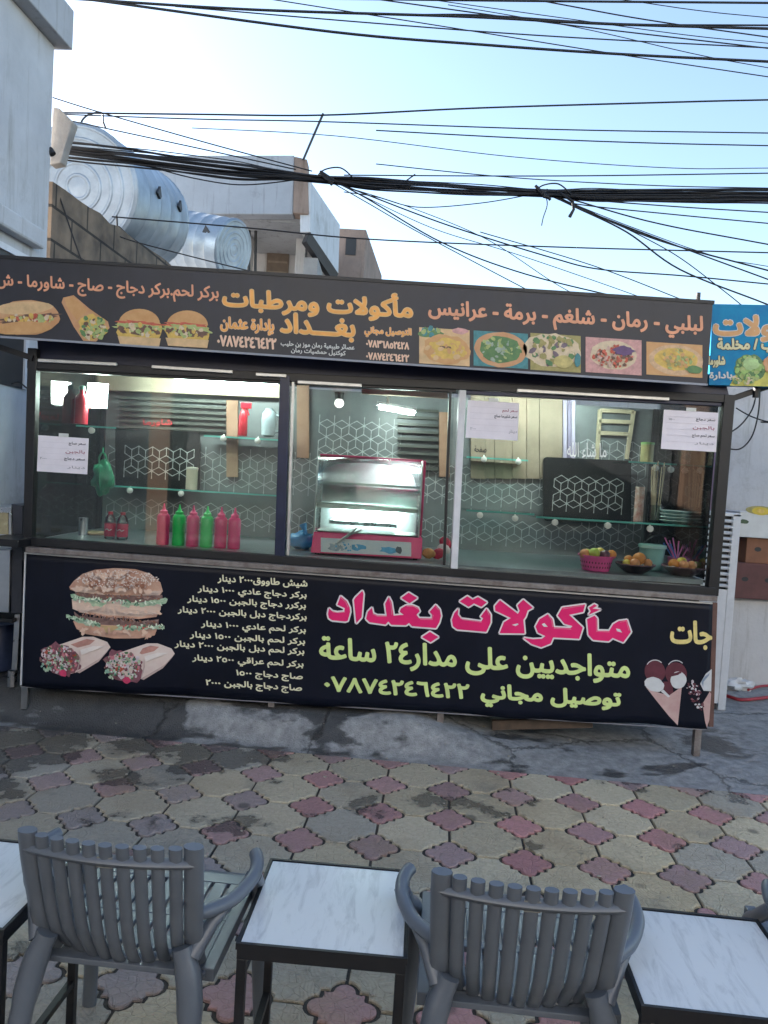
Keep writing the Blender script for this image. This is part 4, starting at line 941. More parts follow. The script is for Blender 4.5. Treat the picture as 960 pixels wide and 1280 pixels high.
for ox, oy, sd_ in ((0, 0, 70), (367, 38, 80)):
    p = Print(onban)
    p.add(cp([(150 + ox, 590 + oy), (190 + ox, 550 + oy), (380 + ox, 485 + oy), (440 + ox, 485 + oy), (520 + ox, 515 + oy), (538 + ox, 545 + oy), (480 + ox, 610 + oy), (340 + ox, 690 + oy), (300 + ox, 700 + oy)]), WR)
    p.add(cp([(310 + ox, 530 + oy), (400 + ox, 498 + oy), (450 + ox, 505 + oy), (420 + ox, 530 + oy), (350 + ox, 548 + oy)]), WRP)
    p.add(blob(X(250 + ox), Y(615 + oy), 25, 19, 30, .12, sd_, .4), DKM); p.specks(X(245 + ox), Y(615 + oy), 24, 17, 130, 2.3, [DKM, pm('onion', (.66, .58, .62)), LE2, TOM, pm('onion', (.66, .58, .62)), LE2, pm('pinkveg', (.60, .22, .26)), ME2, GRN, pm('onion', (.66, .58, .62))], sd_ + 1)
    p.add(blob(X(265 + ox), Y(695 + oy), 5, 4, 12, .2, sd_ + 2), pm('radish', (.60, .05, .14))); p.specks(X(170 + ox), Y(655 + oy), 7, 7, 16, 2.2, [LE2, pm('minty', (.30, .50, .40))], sd_ + 3)
    SH = pm('wrap_fold', (.56, .42, .40), .1); LT = pm('wrap_light', (.84, .76, .72), .06)
    p.add(cp([(345 + ox, 688 + oy), (480 + ox, 608 + oy), (536 + ox, 548 + oy), (520 + ox, 570 + oy), (470 + ox, 628 + oy), (360 + ox, 694 + oy)]), SH)
    p.add(cp([(365 + ox, 560 + oy), (440 + ox, 538 + oy), (500 + ox, 540 + oy), (450 + ox, 560 + oy), (372 + ox, 590 + oy)]), LT)
    p.add(cp([(362 + ox, 560 + oy), (368 + ox, 620 + oy), (350 + ox, 680 + oy), (345 + ox, 678 + oy), (360 + ox, 620 + oy)]), SH)
    p.specks(X(245 + ox), Y(610 + oy), 22, 15, 80, 1.3, [pm('white_fleck', (.82, .76, .78), .1), pm('deep_green', (.04, .20, .12), .3), pm('rose_fleck', (.70, .22, .28), .2), pm('dark_fleck', (.10, .04, .05), .2)], sd_ + 9)
    p.done(ban, 'wrap_picture')
X2 = lambda x: 800 + x / 8; Y2 = lambda y: 760 + y / 8
def cq(pts): return [(X2(a), Y2(b)) for a, b in pts]
CHO = pm('chocolate', (.10, .02, .035), .3, 8); VAN = pm('vanilla', (.60, .62, .64), .06); CON = pm('cone', (.48, .30, .29), .2, 12, (.56, .40, .38))
p = Print(onban)
p.add(cq([(60, 790), (150, 840), (300, 880), (425, 790), (415, 900), (385, 1180), (300, 1090), (170, 930)]), CON)
p.add(blob(X2(155), Y2(640), 13, 14, 26, .01, 1), CHO); p.add(blob(X2(365), Y2(660), 13.5, 14.5, 26, .01, 2), CHO); p.add(cq([(240, 740), (330, 740), (340, 850), (300, 880), (240, 830)]), CHO)
p.add(blob(X2(150), Y2(770), 12.5, 9, 24, .05, 3, .25), VAN); p.add(blob(X2(390), Y2(725), 10, 11, 24, .03, 4, .3), VAN)
for cx, r_ in ((155, 12), (365, 11.5)):
    p.add([(X2(cx) + r_ * math.cos(t), Y2(615) + r_ * math.sin(t)) for t in [-2.6 + k * .13 for k in range(15)]] + [(X2(cx) + (r_ - .9) * math.cos(t), Y2(617) + (r_ - .9) * math.sin(t)) for t in [-2.6 + k * .13 for k in range(14, -1, -1)]], VAN)
p.add(cq([(215, 840), (240, 820), (310, 890), (290, 900)]), VAN)
p.add(cq([(720, 610), (660, 660), (605, 760), (640, 830), (715, 835)]), VAN); p.add(cq([(630, 960), (700, 840), (715, 860), (700, 1120), (675, 1205), (655, 1130)]), CON); p.specks(X2(545), Y2(830), 9, 13, 45, 1.6, [CHO, pm('onion', (.66, .58, .62)), CHO, VAN, DKM], 9); p.specks(X2(600), Y2(960), 5, 9, 22, 1.5, [CHO, DKM, VAN], 12)
p.add(cq([(620, 740), (650, 690), (700, 650), (690, 680), (640, 740), (635, 800)]), pm('ice_blue', (.25, .32, .42)))
p.done(ban, 'ice_cream_picture')

# neighbour's blue sign
bp0 = P(887, 430, DF - .03); bdir = Vector((math.cos(R(6.6)), -math.sin(R(6.6)), 0)); bn = Vector((-bdir.y, bdir.x, 0))
def onblue(x, y, l): return PL(x, y, bp0 - bn * l, bn)
bsg = thing('shop_sign', bp0, 'bright blue shop sign with orange lettering and salad picture at the right edge', 'sign')
mb = MB(); mb.slab([onblue(886, 481, 0), onblue(1130, 487, 0), onblue(1130, 384, 0), onblue(891, 380, 0)], bn * .06); mb.build('panel', mat('sign_blue', (.003, .15, .38), .5, .2, 5, col2=(.004, .27, .46), spec=.25), bsg)
text(bsg, 'مأكولات', 893, 1012, 387, 38, onblue, [mat('orange_print2', (.60, .33, .14), .5, .15, 12), M_wht], 1.6, .015, 2.6)
text(bsg, 'كباب / مخلمة', 897, 985, 423, 17, onblue, [mat('yellow_print', (.62, .60, .36), .5, .1), M_dark], .8, .0, 1.6)
text(bsg, 'شاورما', 886, 906, 445, 14, onblue, [mat('yellow_print', (.62, .60, .36), .5, .1), M_dark], .6, 0, 1.2)
text(bsg, 'بادارة', 887, 915, 465, 10, onblue, [M_wht], .5, 0)
p = Print(onblue); p.add([(912, 482), (920, 468), (965, 452), (1000, 450), (1000, 484)], pm('lemon', (.50, .48, .10), .3, 12)); p.add(blob(938, 460, 20, 17, 28, .08, 3, 0, 0), GRN); p.specks(938, 460, 18, 15, 90, 3.2, [LETT, pm('lime', (.30, .48, .14)), GRN, LETT, pm('lime', (.30, .48, .14))], 5); p.add(blob(939, 455, 10, 8, 20, .12, 6, 0, 0), pm('lime_pale', (.38, .55, .24))); p.specks(930, 475, 16, 5, 24, 2.5, [LETT, CRM, GRN], 8); p.add(blob(966, 455, 12, 12, 16, .1, 9), BREAD); p.done(bsg)
mb = MB(); a, b = P(904, 502, DF + .02), P(1010, 466, DF + .02); mb.bar(a, b, .035, .035); mb.tube([P(946, 482, DF), P(945, 497, DF)], .022, 8); 
tag(mb.build('sign_bracket', M_black), 'black slanting steel arm bracing the blue sign to the stall', 'bracket')
mb = MB(); a = onblue(1115, 470, -.10); mb.box(a.x - .04, a.x + .04, a.y - .04, a.y + .04, 0, a.z + .3); mb.build('post', M_black, bsg)
kb = MB(); a, b = P(-40, 421, DF - .03), P(42, 448, DF - .03); kb.bar(a, b, .035, .035); tag(kb.build('sign_bracket', M_black), 'black slanting steel arm under the left end of the navy sign', 'bracket')
#PART3
# ================================================================== GOODS ON THE COUNTER
def onc(x, y, d, z=None):
    p = P(x, y, d); p.z = CZ if z is None else z; return p
GB = 'squeeze bottles in a row on the counter'
MB_r = mat('red_plastic', (.78, .03, .19), .35, .1, 9, spec=.5); MB_g = mat('green_plastic', (.02, .66, .14), .35, .1, 9)
def squeeze(x, d, m, label):
    p = onc(x, 682, d); t = thing('sauce_bottle', p, label, 'sauce bottle', GB)
    h = .205; r = .041
    mb = MB(); mb.lathe([(r * .92, 0), (r, .006), (r, .05), (r * .97, .055), (r * .97, h * .55), (r, h * .58), (r, h - .022), (r * .8, h - .006), (r * .5, h)], p, 20); mb.build('body', m, t, smooth=40)
    mb = MB(); mb.lathe([(r * .62, h - .004), (r * .62, h + .014), (r * .35, h + .022), (.009, h + .034), (.004, h + .062), (1e-4, h + .063)], p, 16); mb.build('nozzle', m, t, smooth=40)
    return t
for x, m, lab in ((203, MB_r, 'crimson squeeze bottle at the left end of the row'), (222.5, MB_g, 'green squeeze bottle second in the row, after the first crimson one'), (240, MB_r, 'crimson squeeze bottle standing between the two green ones'), (257.5, MB_g, 'green squeeze bottle fourth in the row, with crimson on both sides'), (275, MB_r, 'crimson squeeze bottle just right of the last green one'), (292, MB_r, 'crimson squeeze bottle at the right end of the row')):
    squeeze(x, 4.80, m, lab)
M_pet = glass_mat('clear_bottle', (.80, .88, .86), 1.2, .04, .03); M_label = mat('red_label', (.50, .02, .07), .45, .1, 12)
for x, lab in ((137, 'soft drink bottle with red label, left of the pair on the counter'), (152.5, 'soft drink bottle with red label, right of the pair on the counter')):
    p = onc(x, 673, 4.95); t = thing('drink_bottle', p, lab, 'drink bottle', 'soft drink bottles on the counter')
    mb = MB(); mb.lathe([(.03, 0), (.036, .008), (.036, .12), (.030, .145), (.016, .165), (.014, .17)], p, 18); mb.build('bottle_body', M_pet, t, smooth=40)
    mb = MB(); mb.lathe([(.0368, .02), (.0372, .022), (.0372, .105), (.0368, .107)], p, 18); lb = mb.build('label', M_label, t, smooth=40)
    mb = MB(); mb.tube(smoothpts([p + Vector((-.022, -.031, .06)), p + Vector((-.005, -.0385, .07)), p + Vector((.008, -.0385, .06)), p + Vector((.022, -.031, .068))], 3), .003, 5); mb.build('label_swirl', M_wht, lb)
    mb = MB(); mb.lathe([(.016, .166), (.016, .184), (1e-4, .185)], p, 14); mb.build('cap', mat('red_cap', (.45, .02, .04), .4, .05), t, smooth=40)
# red bottles up on the high shelf and the hanging red one
M_rb = mat('red_bottle', (.40, .015, .03), .35, .15, 6)
def redbottle(x, ybase, d, h, r, label, name='red_bottle'):
    p = P(x, ybase, d); t = thing(name, p, label, 'bottle')
    mb = MB(); mb.lathe([(r, 0), (r, h * .62), (r * .85, h * .7), (r * .36, h * .8), (r * .36, h * .9)], p, 16); mb.build('body', M_rb, t, smooth=40)
    mb = MB(); mb.lathe([(r * .45, h * .88), (r * .45, h * .97), (1e-4, h)], p, 12); mb.build('cap', mat('green_cap', (.03, .12, .07), .5, .1), t, smooth=40)
redbottle(101, 530, 5.2, .27, .045, 'red bottle with green cap on the upper left shelf before the lamp')
p = P(303, 545, 5.42); t = thing('spray_bottle', p, 'bright red trigger spray bottle on the shelf by the orange post', 'bottle')
mb = MB(); mb.lathe([(.030, 0), (.034, .01), (.032, .14), (.02, .18), (.014, .19)], p, 16); mb.build('body', mat('red_gloss', (.50, .015, .03), .3, .1), t, smooth=40)
mb = MB(); mb.box(p.x - .02, p.x + .055, p.y - .015, p.y + .015, p.z + .20, p.z + .245); mb.tube([p + Vector((.02, 0, .205)), p + Vector((.04, 0, .15))], .008, 6); mb.tube([p + Vector((0, 0, .18)), p + Vector((0, 0, .205))], .012, 8); mb.build('trigger_head', mat('red_gloss', (.50, .015, .03), .3, .1), t, bevel=.006)
p = P(335, 546, 5.42); t = thing('jug', p, 'pale bluish plastic jug on the shelf by the navy post', 'jug')
mb = MB(); mb.lathe([(.03, 0), (.05, .01), (.055, .12), (.05, .17), (.03, .19), (.03, .205)], p, 16); mb.build('body', mat('milky_plastic', (.38, .45, .48), .35, .1), t, smooth=40)
mb = MB(); mb.tube(smoothpts([p + Vector((.05, 0, .16)), p + Vector((.085, 0, .14)), p + Vector((.085, 0, .06)), p + Vector((.053, 0, .04))], 4), .009, 6); mb.build('handle', mat('milky_plastic', (.38, .45, .48), .35, .1), t, smooth=60)
# tall tin, beige jar, green bag, sink corner
def can(name, x, y, d, h, r, m, label, cat, lid=None, z=None):
    p = onc(x, y, d, z); t = thing(name, p, label, cat); mb = MB(); mb.lathe([(r, 0), (r * 1.02, .004), (r, .01), (r, h - .01), (r * 1.02, h - .005), (r, h), (r * .85, h)], p, 20); mb.build('body', m, t, smooth=40)
    if lid: mb = MB(); mb.lathe([(r * 1.05, h + .001), (r * 1.05, h + .015), (1e-4, h + .02)], p, 20); mb.build('lid', lid, t, smooth=40)
    return t
can('steel_cup', 104, 661, 5.1, .12, .03, M_steel, 'tall stainless steel cup beside the white basin', 'cup')
can('beige_jar', 239, 614, 5.5, .15, .042, mat('beige_plastic', (.45, .40, .30), .5, .1), 'beige lidded tub on the lower glass shelf of the left window', 'tub', mat('beige_lid', (.55, .52, .44), .5, .1), zB + .006)
p = P(128, 575, 5.15); t = thing('plastic_bag', p, 'crumpled green plastic bag hanging near the left board', 'bag')
mb = MB(); mb.ball(P(129, 597, 5.15), .095, sx=.75, sy=.6, sz=1.15, seg=20, rings=14, jit=.5); mb.build('pouch', mat('green_bag', (.01, .20, .09), .35, .3, 9), t, smooth=70)
mb = MB(); mb.tube(smoothpts([P(125, 584, 5.15), P(124, 572, 5.15), P(129, 566, 5.15), P(133, 573, 5.15), P(132, 584, 5.15)], 4), .007, 6); mb.tube([P(129, 566, 5.15), P(129, 560, 5.3)], .004, 5); mb.build('handle', mat('green_bag', (.01, .20, .09), .35, .3, 9), t)
M_cer = mat('white_ceramic', (.82, .84, .84), .15, .05, 4, coat=.5)
DBA = 6.34
x0, x1 = P(44, 640, DBA).x, P(106, 640, DBA).x; zt = P(72, 630, DBA).z; gb = gz((x0 + x1) / 2, DBA) - .01
sk = thing('wash_basin', ((x0 + x1) / 2, DBA, gb), 'white ceramic wash basin with two taps on a tiled stand at the left rear', 'basin')
zr = zt - .24
mb = MB(); n = 24; rings = []
cx_, cy_ = (x0 + x1) / 2, DBA; hx, hy = (x1 - x0) / 2, .225
for (s_, z) in ((.55, zr), (.8, zr + .05), (1.0, zt - .03), (1.02, zt), (.9, zt + .004), (.8, zt - .03), (.5, zt - .14), (.001, zt - .15)):
    rings.append([(cx_ + hx * s_ * (abs(math.cos(2 * math.pi * k / n)) ** .6) * (1 if math.cos(2 * math.pi * k / n) >= 0 else -1), cy_ + hy * s_ * (abs(math.sin(2 * math.pi * k / n)) ** .6) * (1 if math.sin(2 * math.pi * k / n) >= 0 else -1), z) for k in range(n)])
vv = [q_ for r_ in rings for q_ in r_]; mb.add(vv, [(i * n + k, i * n + (k + 1) % n, (i + 1) * n + (k + 1) % n, (i + 1) * n + k) for i in range(len(rings) - 1) for k in range(n)]); mb.build('bowl', M_cer, sk, smooth=50)
M_tile = mat('splash_tile', (.75, .78, .78), .3, .1, 5)
mb = MB(); mb.box(x0 + .04, x1 - .04, DBA - .16, 6.605, gb, zr); mb.build('pedestal', M_tile, sk, bevel=.006)
mb = MB(); mb.box(x0 - .02, x1 + .06, 6.596, 6.618, zr, zt + .42); mb.build('splashback', M_tile, sk)
for x in (62, 90):
    a = Vector((P(x, 620, 6.51).x, 6.52, zt + .003)); h = .15; mb = MB(); mb.tube(smoothpts([a, a + Vector((0, 0, h)), a + Vector((-.03, -.04, h + .03)), a + Vector((-.06, -.10, h)), a + Vector((-.065, -.11, h - .04))], 5), .013, 8); mb.lathe([(.025, 0), (.02, .03), (.013, .04)], a, 12); mb.ball(a + Vector((-.065, -.11, h - .02)), .018); tp = mb.build('tap', M_steel, sk, smooth=50)
# wooden board on the counter behind the bottles
p = onc(118, 664, 5.2); mb = MB(); mb.lathe([(.09, 0), (.095, .004), (.095, .014), (.09, .018)], p, 24); tag(mb.build('chopping_board', mat('board_wood', (.32, .22, .12), .6, .2, 8), smooth=40), 'small round wooden board lying behind the soft drink bottles', 'board')
# blue bag by the warmer
p = onc(377, 684, 5.0); t = thing('plastic_bag', p, 'bright blue knotted plastic bag left of the glass warmer', 'bag')
mb = MB(); mb.ball(p + Vector((0, 0, .06)), .075, sx=1.1, sy=.8, sz=.8, seg=18, rings=12, jit=.5); mb.build('pouch', mat('blue_bag', (.02, .24, .52), .4, .25, 9), t, smooth=70)
mb = MB(); mb.tube([p + Vector((.01, 0, .11)), p + Vector((.015, 0, .135)), p + Vector((0, .01, .17))], [.03, .014, .028], 8); mb.build('knot', mat('blue_bag', (.02, .24, .52), .4, .25, 9), t, smooth=70)

# curved glass food warmer
wy = 4.74; a, b = P(388, 690, wy), P(527, 697, wy); x0, x1 = a.x, b.x
wm = thing('food_warmer', ((x0 + x1) / 2, wy, CZ), 'red framed curved glass food warmer with lit shelves on the counter', 'food warmer')
M_wr = mat('warmer_red', (.70, .04, .17), .35, .1, 6); zb = CZ + .145; zt = P(470, 573, wy + .12).z
mb = MB(); mb.hexa([(x0, wy, CZ + .01), (x1, wy, CZ + .01), (x1, wy + .40, CZ + .01), (x0, wy + .40, CZ + .01)], [(x0 + .01, wy + .045, zb), (x1, wy + .045, zb), (x1, wy + .40, zb), (x0 + .01, wy + .40, zb)]); mb.build('base', M_wr, wm, bevel=.008)
mb = MB()
for xx in (x0 + .04, x1 - .04):
    for yy in (wy + .04, wy + .36): mb.box(xx - .015, xx + .015, yy - .015, yy + .015, CZ, CZ + .012)
mb.build('rubber_feet', M_black, wm)
def wf(x, y): # on the sloping front of the base
    q_ = P(x, y, wy); t_ = (q_.z - CZ - .01) / (zb - CZ - .01); return P(x, y, wy + .045 * t_ - .003)
mb = MB(); mb.poly([wf(401, 690), wf(514, 695.5), wf(514, 678), wf(401, 672)]); stk = mb.build('sticker', mat('pale_sticker', (.50, .60, .66), .4, .25, 16, col2=(.62, .66, .68)), wm)
p = Print(lambda x, y, l: wf(x, y) + Vector((0, -l - .001, 0)))
BLU = pm('sky_blue', (.08, .35, .60), .3, 30); GRY = pm('grey_blue', (.28, .36, .42), .3)
p.add(blob(420, 684, 10, 5, 16, .25, 1), GRY); p.add(blob(447, 684, 9, 4, 16, .25, 2), BLU); p.add(blob(486, 688, 11, 4, 16, .25, 3), BLU); p.add(blob(499, 688, 4, 5, 12, .25, 4), pm('dark_print', (.06, .08, .10), .2)); p.specks(430, 683, 20, 5, 18, 1.5, [M_wht, BLU], 5); p.done(stk, 'printed_picture')
prof = [(.045, zb), (.043, zb + .10), (.05, zb + .22), (.07, zb + .34), (.105, zt - .05), (.15, zt - .008), (.19, zt)]
prof = [(q_.x, q_.y) for q_ in smoothpts([(a_, b_, 0) for a_, b_ in prof], 3)]
M_wg = glass_mat('warmer_glass', (.94, .98, .97), .8, .0, .02)
mb = MB(); n = len(prof); vv = [(x0 + .015, wy + a_, b_) for a_, b_ in prof] + [(x1 - .03, wy + a_, b_) for a_, b_ in prof]; mb.add(vv, [(i, i + 1, n + i + 1, n + i) for i in range(n - 1)]); cg = mb.build('curved_glass', M_wg, wm, smooth=60); so_ = cg.modifiers.new('thickness', 'SOLIDIFY'); so_.thickness = .004
side = [(wy + a_, b_) for a_, b_ in prof] + [(wy + .39, zt), (wy + .39, zb)]
for xx, th_, m in ((x0 + .008, .005, M_wg), (x1 - .03, .004, M_wg)):
    mb = MB(); mb.slab([(xx, a_, b_) for a_, b_ in side], (th_, 0, 0)); mb.build('side_glass', m, wm)
mb = MB(); mb.tube([(x0 + .01, wy + a_, b_) for a_, b_ in prof], .006, 6); mb.build('edge_trim', M_alu, wm); mb = MB(); mb.tube([(x1 - .026, wy + a_, b_) for a_, b_ in prof], .006, 6); mb.build('edge_trim', M_alu, wm)
mb = MB(); mb.box(x1 - .022, x1 + .002, wy + .20, wy + .40, zb, zt + .006); mb.build('end_post', M_wr, wm, bevel=.005)
mb = MB(); mb.box(x0 + .01, x1 - .024, wy + .17, wy + .40, zt - .004, zt + .010); mb.build('top_panel', M_wr, wm, bevel=.004)
mb = MB(); mb.box(x0 + .02, x1 - .03, wy + .395, wy + .40, zb, zt - .004); mb.build('back_panel', mat('warmer_back', (.66, .70, .72), .35, .15, 5, metal=.3), wm)
zsh = P(460, 606, wy + .12).z; zsh2 = P(460, 634, wy + .1).z
mb = MB(); mb.box(x0 + .02, x1 - .035, wy + .10, wy + .37, zsh - .003, zsh + .003); s1_ = mb.build('glass_shelf', M_shelf, wm); mb = MB(); mb.box(x0 + .02, x1 - .035, wy + .094, wy + .0995, zsh - .008, zsh + .008); mb.build('shelf_edge', mat('pale_edge', (.6, .68, .66), .3, .05), s1_)
mb = MB(); mb.box(x0 + .02, x1 - .035, wy + .085, wy + .37, zsh2 - .02, zsh2 + .006); mb.build('steel_tray', mat('tray_steel', (.72, .72, .68), .35, .08, metal=.5), wm)
mb = MB(); mb.box(x0 + .1, x1 - .17, wy + .12, wy + .36, zb + .05, zb + .075); mb.build('steel_tray', M_steel, wm)
zl = zt - .06
mb = MB(); mb.tube([(x1 - .25, wy + .24, zl), (x1 - .06, wy + .24, zl)], .016, 10); mb.build('lamp_tube', mat('warmer_lamp', (.8, 1.0, .95), .5, 0, emit=17), wm, smooth=50)
mb = MB(); mb.tube([P(421, 678, wy - .01), P(434, 670, wy - .03), P(446, 660, wy - .03)], [.006, .010, .007], 6); mb.tube([P(434, 670, wy - .03), P(452, 662, wy - .03)], .006, 6)
tag(mb.build('tongs', M_alu), 'steel serving tongs resting against the front of the glass warmer', 'tongs')
mb = MB(); mb.tube([(x0 + .12, wy + .34, zsh2 - .05), (x1 - .12, wy + .34, zsh2 - .05)], .010, 8); mb.build('lamp_tube', MATS['warmer_lamp'], wm, smooth=50)  # second tube added to brighten the warmer below its shelf
mb = MB(); mb.box(x0 + .03, x1 - .04, wy + .06, wy + .385, zb + .001, zb + .008); mb.build('floor_plate', MATS['tray_steel'], wm)
# sweets pack right of the warmer
p = onc(545, 700, 4.85); t = thing('snack_bags', p, 'small heap of red and white snack bags right of the warmer', 'snacks')
for k, (dx, dz, m, ry) in enumerate(((-.05, .0, pm('foil_orange', (.45, .22, .06), .3), .2), (.015, .0, pm('foil_red', (.45, .02, .06), .3), -.3), (.05, .03, pm('foil_white', (.6, .58, .58), .2), .5), (.06, .07, pm('foil_red', (.45, .02, .06), .3), .8))):
    mb = MB(); mb.ball((0, 0, 0), .045, sx=1, sy=.35, sz=.75, seg=14, rings=8, jit=.3); M_ = Matrix.Rotation(ry, 3, 'Y'); mb.v = [M_ @ v + p + Vector((dx, .02 * k, dz + .04)) for v in mb.v]; mb.build('packet', m, t, smooth=60)

# fruit
M_or_f = mat('orange_peel', (.55, .20, .03), .45, .15, 12, bump=.15, bscale=120); M_lm = mat('green_apple', (.32, .42, .05), .35, .2, 6); M_pk = mat('peach', (.52, .16, .08), .45, .25, 6, col2=(.58, .32, .10)); M_pl = mat('plum_skin', (.10, .035, .05), .35, .3, 6); M_ye = mat('lemon_peel', (.56, .42, .04), .4, .1, 10)
M_pb = mat('pink_basket', (.72, .09, .32), .4, .1, 8)
def fruits(spots, base, grp, names):
    for (dx, dy, dz, r, m, nm, lab) in spots:
        c = base + Vector((dx, dy, dz + r)); t = thing(nm, c - Vector((0, 0, r)), lab, 'fruit', grp)
        mb = MB(); mb.ball(c, r, sz=.93, seg=16, rings=10, jit=.03); mb.build('skin', m, t, smooth=70)
        mb = MB(); mb.tube([c + Vector((0, 0, r * .88)), c + Vector((.003, 0, r * 1.06))], .003, 5); mb.build('stem', M_rust, t)
p = onc(744, 716, 4.78); bk = thing('fruit_basket', p, 'pink perforated plastic basket heaped with mixed fruit', 'basket')
n = 32; prof_ = [(.075, 0), (.085, .004), (.098, .06), (.108, .092), (.118, .095), (.118, .103), (.104, .1), (.08, .012), (1e-4, .012)]
mb = MB(); mb.lathe(prof_, p, n); mb.build('bowl', M_pb, bk, smooth=35)
mb = MB()
for j in range(2):
    for k in range(n):
        t_ = 2 * math.pi * (k + .5 * j) / n; z_ = .03 + j * .028; r_ = .0885 + .2 * (z_ - .01) + .002; c = p + Vector((r_ * math.cos(t_), r_ * math.sin(t_), z_)); tn = Vector((-math.sin(t_), math.cos(t_), 0)); u = Vector((0.2 * math.cos(t_), .2 * math.sin(t_), 1)).normalized()
        mb.add([c - tn * .005, c - u * .009, c + tn * .005, c + u * .009], [(0, 1, 2, 3)])
mb.build('hole_pattern', M_dark, bk)
fruits([(-.085, -.03, .075, .033, M_pk, 'peach', 'peach at the left edge of the pink basket'), (-.03, -.055, .082, .036, M_lm, 'green_apple', 'yellow green apple on top of the pink basket'), (.035, -.06, .076, .034, M_pl, 'plum', 'dark plum in front in the pink basket'), (.09, -.02, .078, .033, M_or_f, 'orange', 'orange at the right edge of the pink basket'), (-.055, .03, .075, .032, M_lm, 'green_apple', 'green apple at the back left of the pink basket'), (.03, .03, .085, .033, M_ye, 'lemon', 'yellow lemon at the back of the pink basket')], p, 'fruit in the pink basket', None)
def fbowl(x, y, d, w, lab, spots, grp):
    p = onc(x, y, d); bw_ = thing('fruit_bowl', p, lab, 'bowl', 'dark fruit bowls'); r = w / 2
    mb = MB(); mb.lathe([(r * .45, 0), (r * .5, .004), (r * .8, .03), (r, .055), (r * .97, .058), (r * .75, .034), (1e-4, .014)], p, 24); mb.build('dish', mat('dark_bowl', (.05, .03, .035), .3, .3, 8), bw_, smooth=50)
    mb = MB(); mb.tube([p + Vector((r * .985 * math.cos(2 * math.pi * k / 24), r * .985 * math.sin(2 * math.pi * k / 24), .057 + .004 * (k % 2))) for k in range(25)], .004, 5); mb.build('rim', mat('bowl_rim', (.14, .06, .07), .35, .2), bw_)
    fruits(spots, p, grp, None)
fbowl(793, 717, 4.78, .25, 'dark bowl of oranges and peaches beside the pink basket', [(-.065, -.03, .038, .026, M_ye, 'lemon', 'small lemon at the left of the orange bowl'), (-.02, -.05, .036, .032, M_pk, 'peach', 'peach in front in the orange bowl'), (.02, -.01, .05, .044, M_or_f, 'orange', 'large orange on top of the orange bowl'), (.07, -.03, .04, .03, M_pk, 'peach', 'peach at the right of the orange bowl'), (-.03, .04, .045, .033, M_or_f, 'orange', 'orange at the back of the orange bowl')], 'fruit in the bowl of oranges')
fbowl(853, 722, 4.80, .27, 'dark bowl of peaches before the pink straw cup', [(-.075, -.03, .04, .034, M_or_f, 'orange', 'orange at the left of the peach bowl'), (-.02, -.05, .04, .033, M_pk, 'peach', 'peach in front in the peach bowl'), (.035, -.045, .04, .032, M_pk, 'peach', 'peach right of centre in the peach bowl'), (.085, -.01, .04, .03, M_lm, 'green_apple', 'greenish pear coloured fruit at the right of the peach bowl'), (.0, .03, .05, .034, M_ye, 'lemon', 'yellow fruit at the back of the peach bowl')], 'fruit in the bowl of peaches')
p = onc(814, 704, 5.02); t = thing('plastic_tub', p, 'pale turquoise translucent tub behind the fruit bowls', 'tub')
mb = MB(); mb.lathe([(.06, 0), (.075, .005), (.085, .16), (.09, .165), (.088, .17), (.078, .16), (.06, .012), (1e-4, .01)], p, 22); mb.build('body', mat('turquoise_plastic', (.28, .52, .50), .3, .1), t, smooth=45)
mb = MB(); mb.lathe([(.0885, .150), (.092, .152), (.092, .172), (.086, .174)], p, 22); mb.build('rim', mat('turquoise_rim', (.40, .60, .58), .3, .1), t, smooth=45)
p = onc(846, 708, 4.98); t = thing('straw_cup', p, 'pink cup filled with pink and blue drinking straws', 'cup')
mb = MB(); mb.lathe([(.05, 0), (.065, .1), (.062, .1), (.05, .008), (1e-4, .006)], p, 20); mb.build('cup', mat('pink_cup', (.55, .10, .32), .35, .1), t, smooth=45)
for k in range(12):
    a = random.uniform(-.045, .045); b_ = random.uniform(-.03, .03); ex = a * 2.6 + random.uniform(-.02, .02)
    blue = k % 3 == 0; mb = MB(); mb.tube([p + Vector((a * .6, b_ * .6, .012)), p + Vector((a * .9, b_, .095)), p + Vector((a + ex * .8, b_ * 1.8, .19 + .02 * (k % 3)))], .0045, 6); mb.build('straw', mat('blue_straw', (.05, .16, .55), .35, .05) if blue else mat('pink_straw', (.60, .12, .38), .35, .05), t)
# things on the right-hand shelves
p = P(818, 657, 5.2); p.z = zE + .005
t = thing('skewer_jar', p, 'glass jar holding long pale wooden skewers on the right shelf', 'jar')
mb = MB(); mb.lathe([(.045, 0), (.05, .01), (.05, .12), (.046, .12), (.045, .012), (1e-4, .01)], p, 18); mb.build('jar', M_pet, t, smooth=40)
mb = MB()
for k in range(14):
    a = random.uniform(-.04, .04); b_ = random.uniform(-.03, .03); mb.tube([p + Vector((a * .8, b_, .014)), p + Vector((a * 1.5, b_, .40 + random.uniform(-.03, .03)))], .003, 4)
o_ = mb.build('skewers', mat('skewer_wood', (.52, .42, .28), .6, .1), t)
can('tall_tin', 797, 655, 5.2, .24, .032, mat('red_paper_cup', (.34, .10, .08), .5, .3, 25, col2=(.55, .48, .42)), 'tall stack of red and white paper cups on the right shelf', 'paper cups', None, zE + .005).name = 'cup_stack'
can('glass_jar', 808, 577, 5.32, .13, .045, mat('yellow_content', (.34, .30, .12), .4, .25, 9), 'jar of yellowish powder with a green lid on the top right shelf', 'jar', mat('green_lid', (.20, .42, .12), .4, .2), zG + .005)
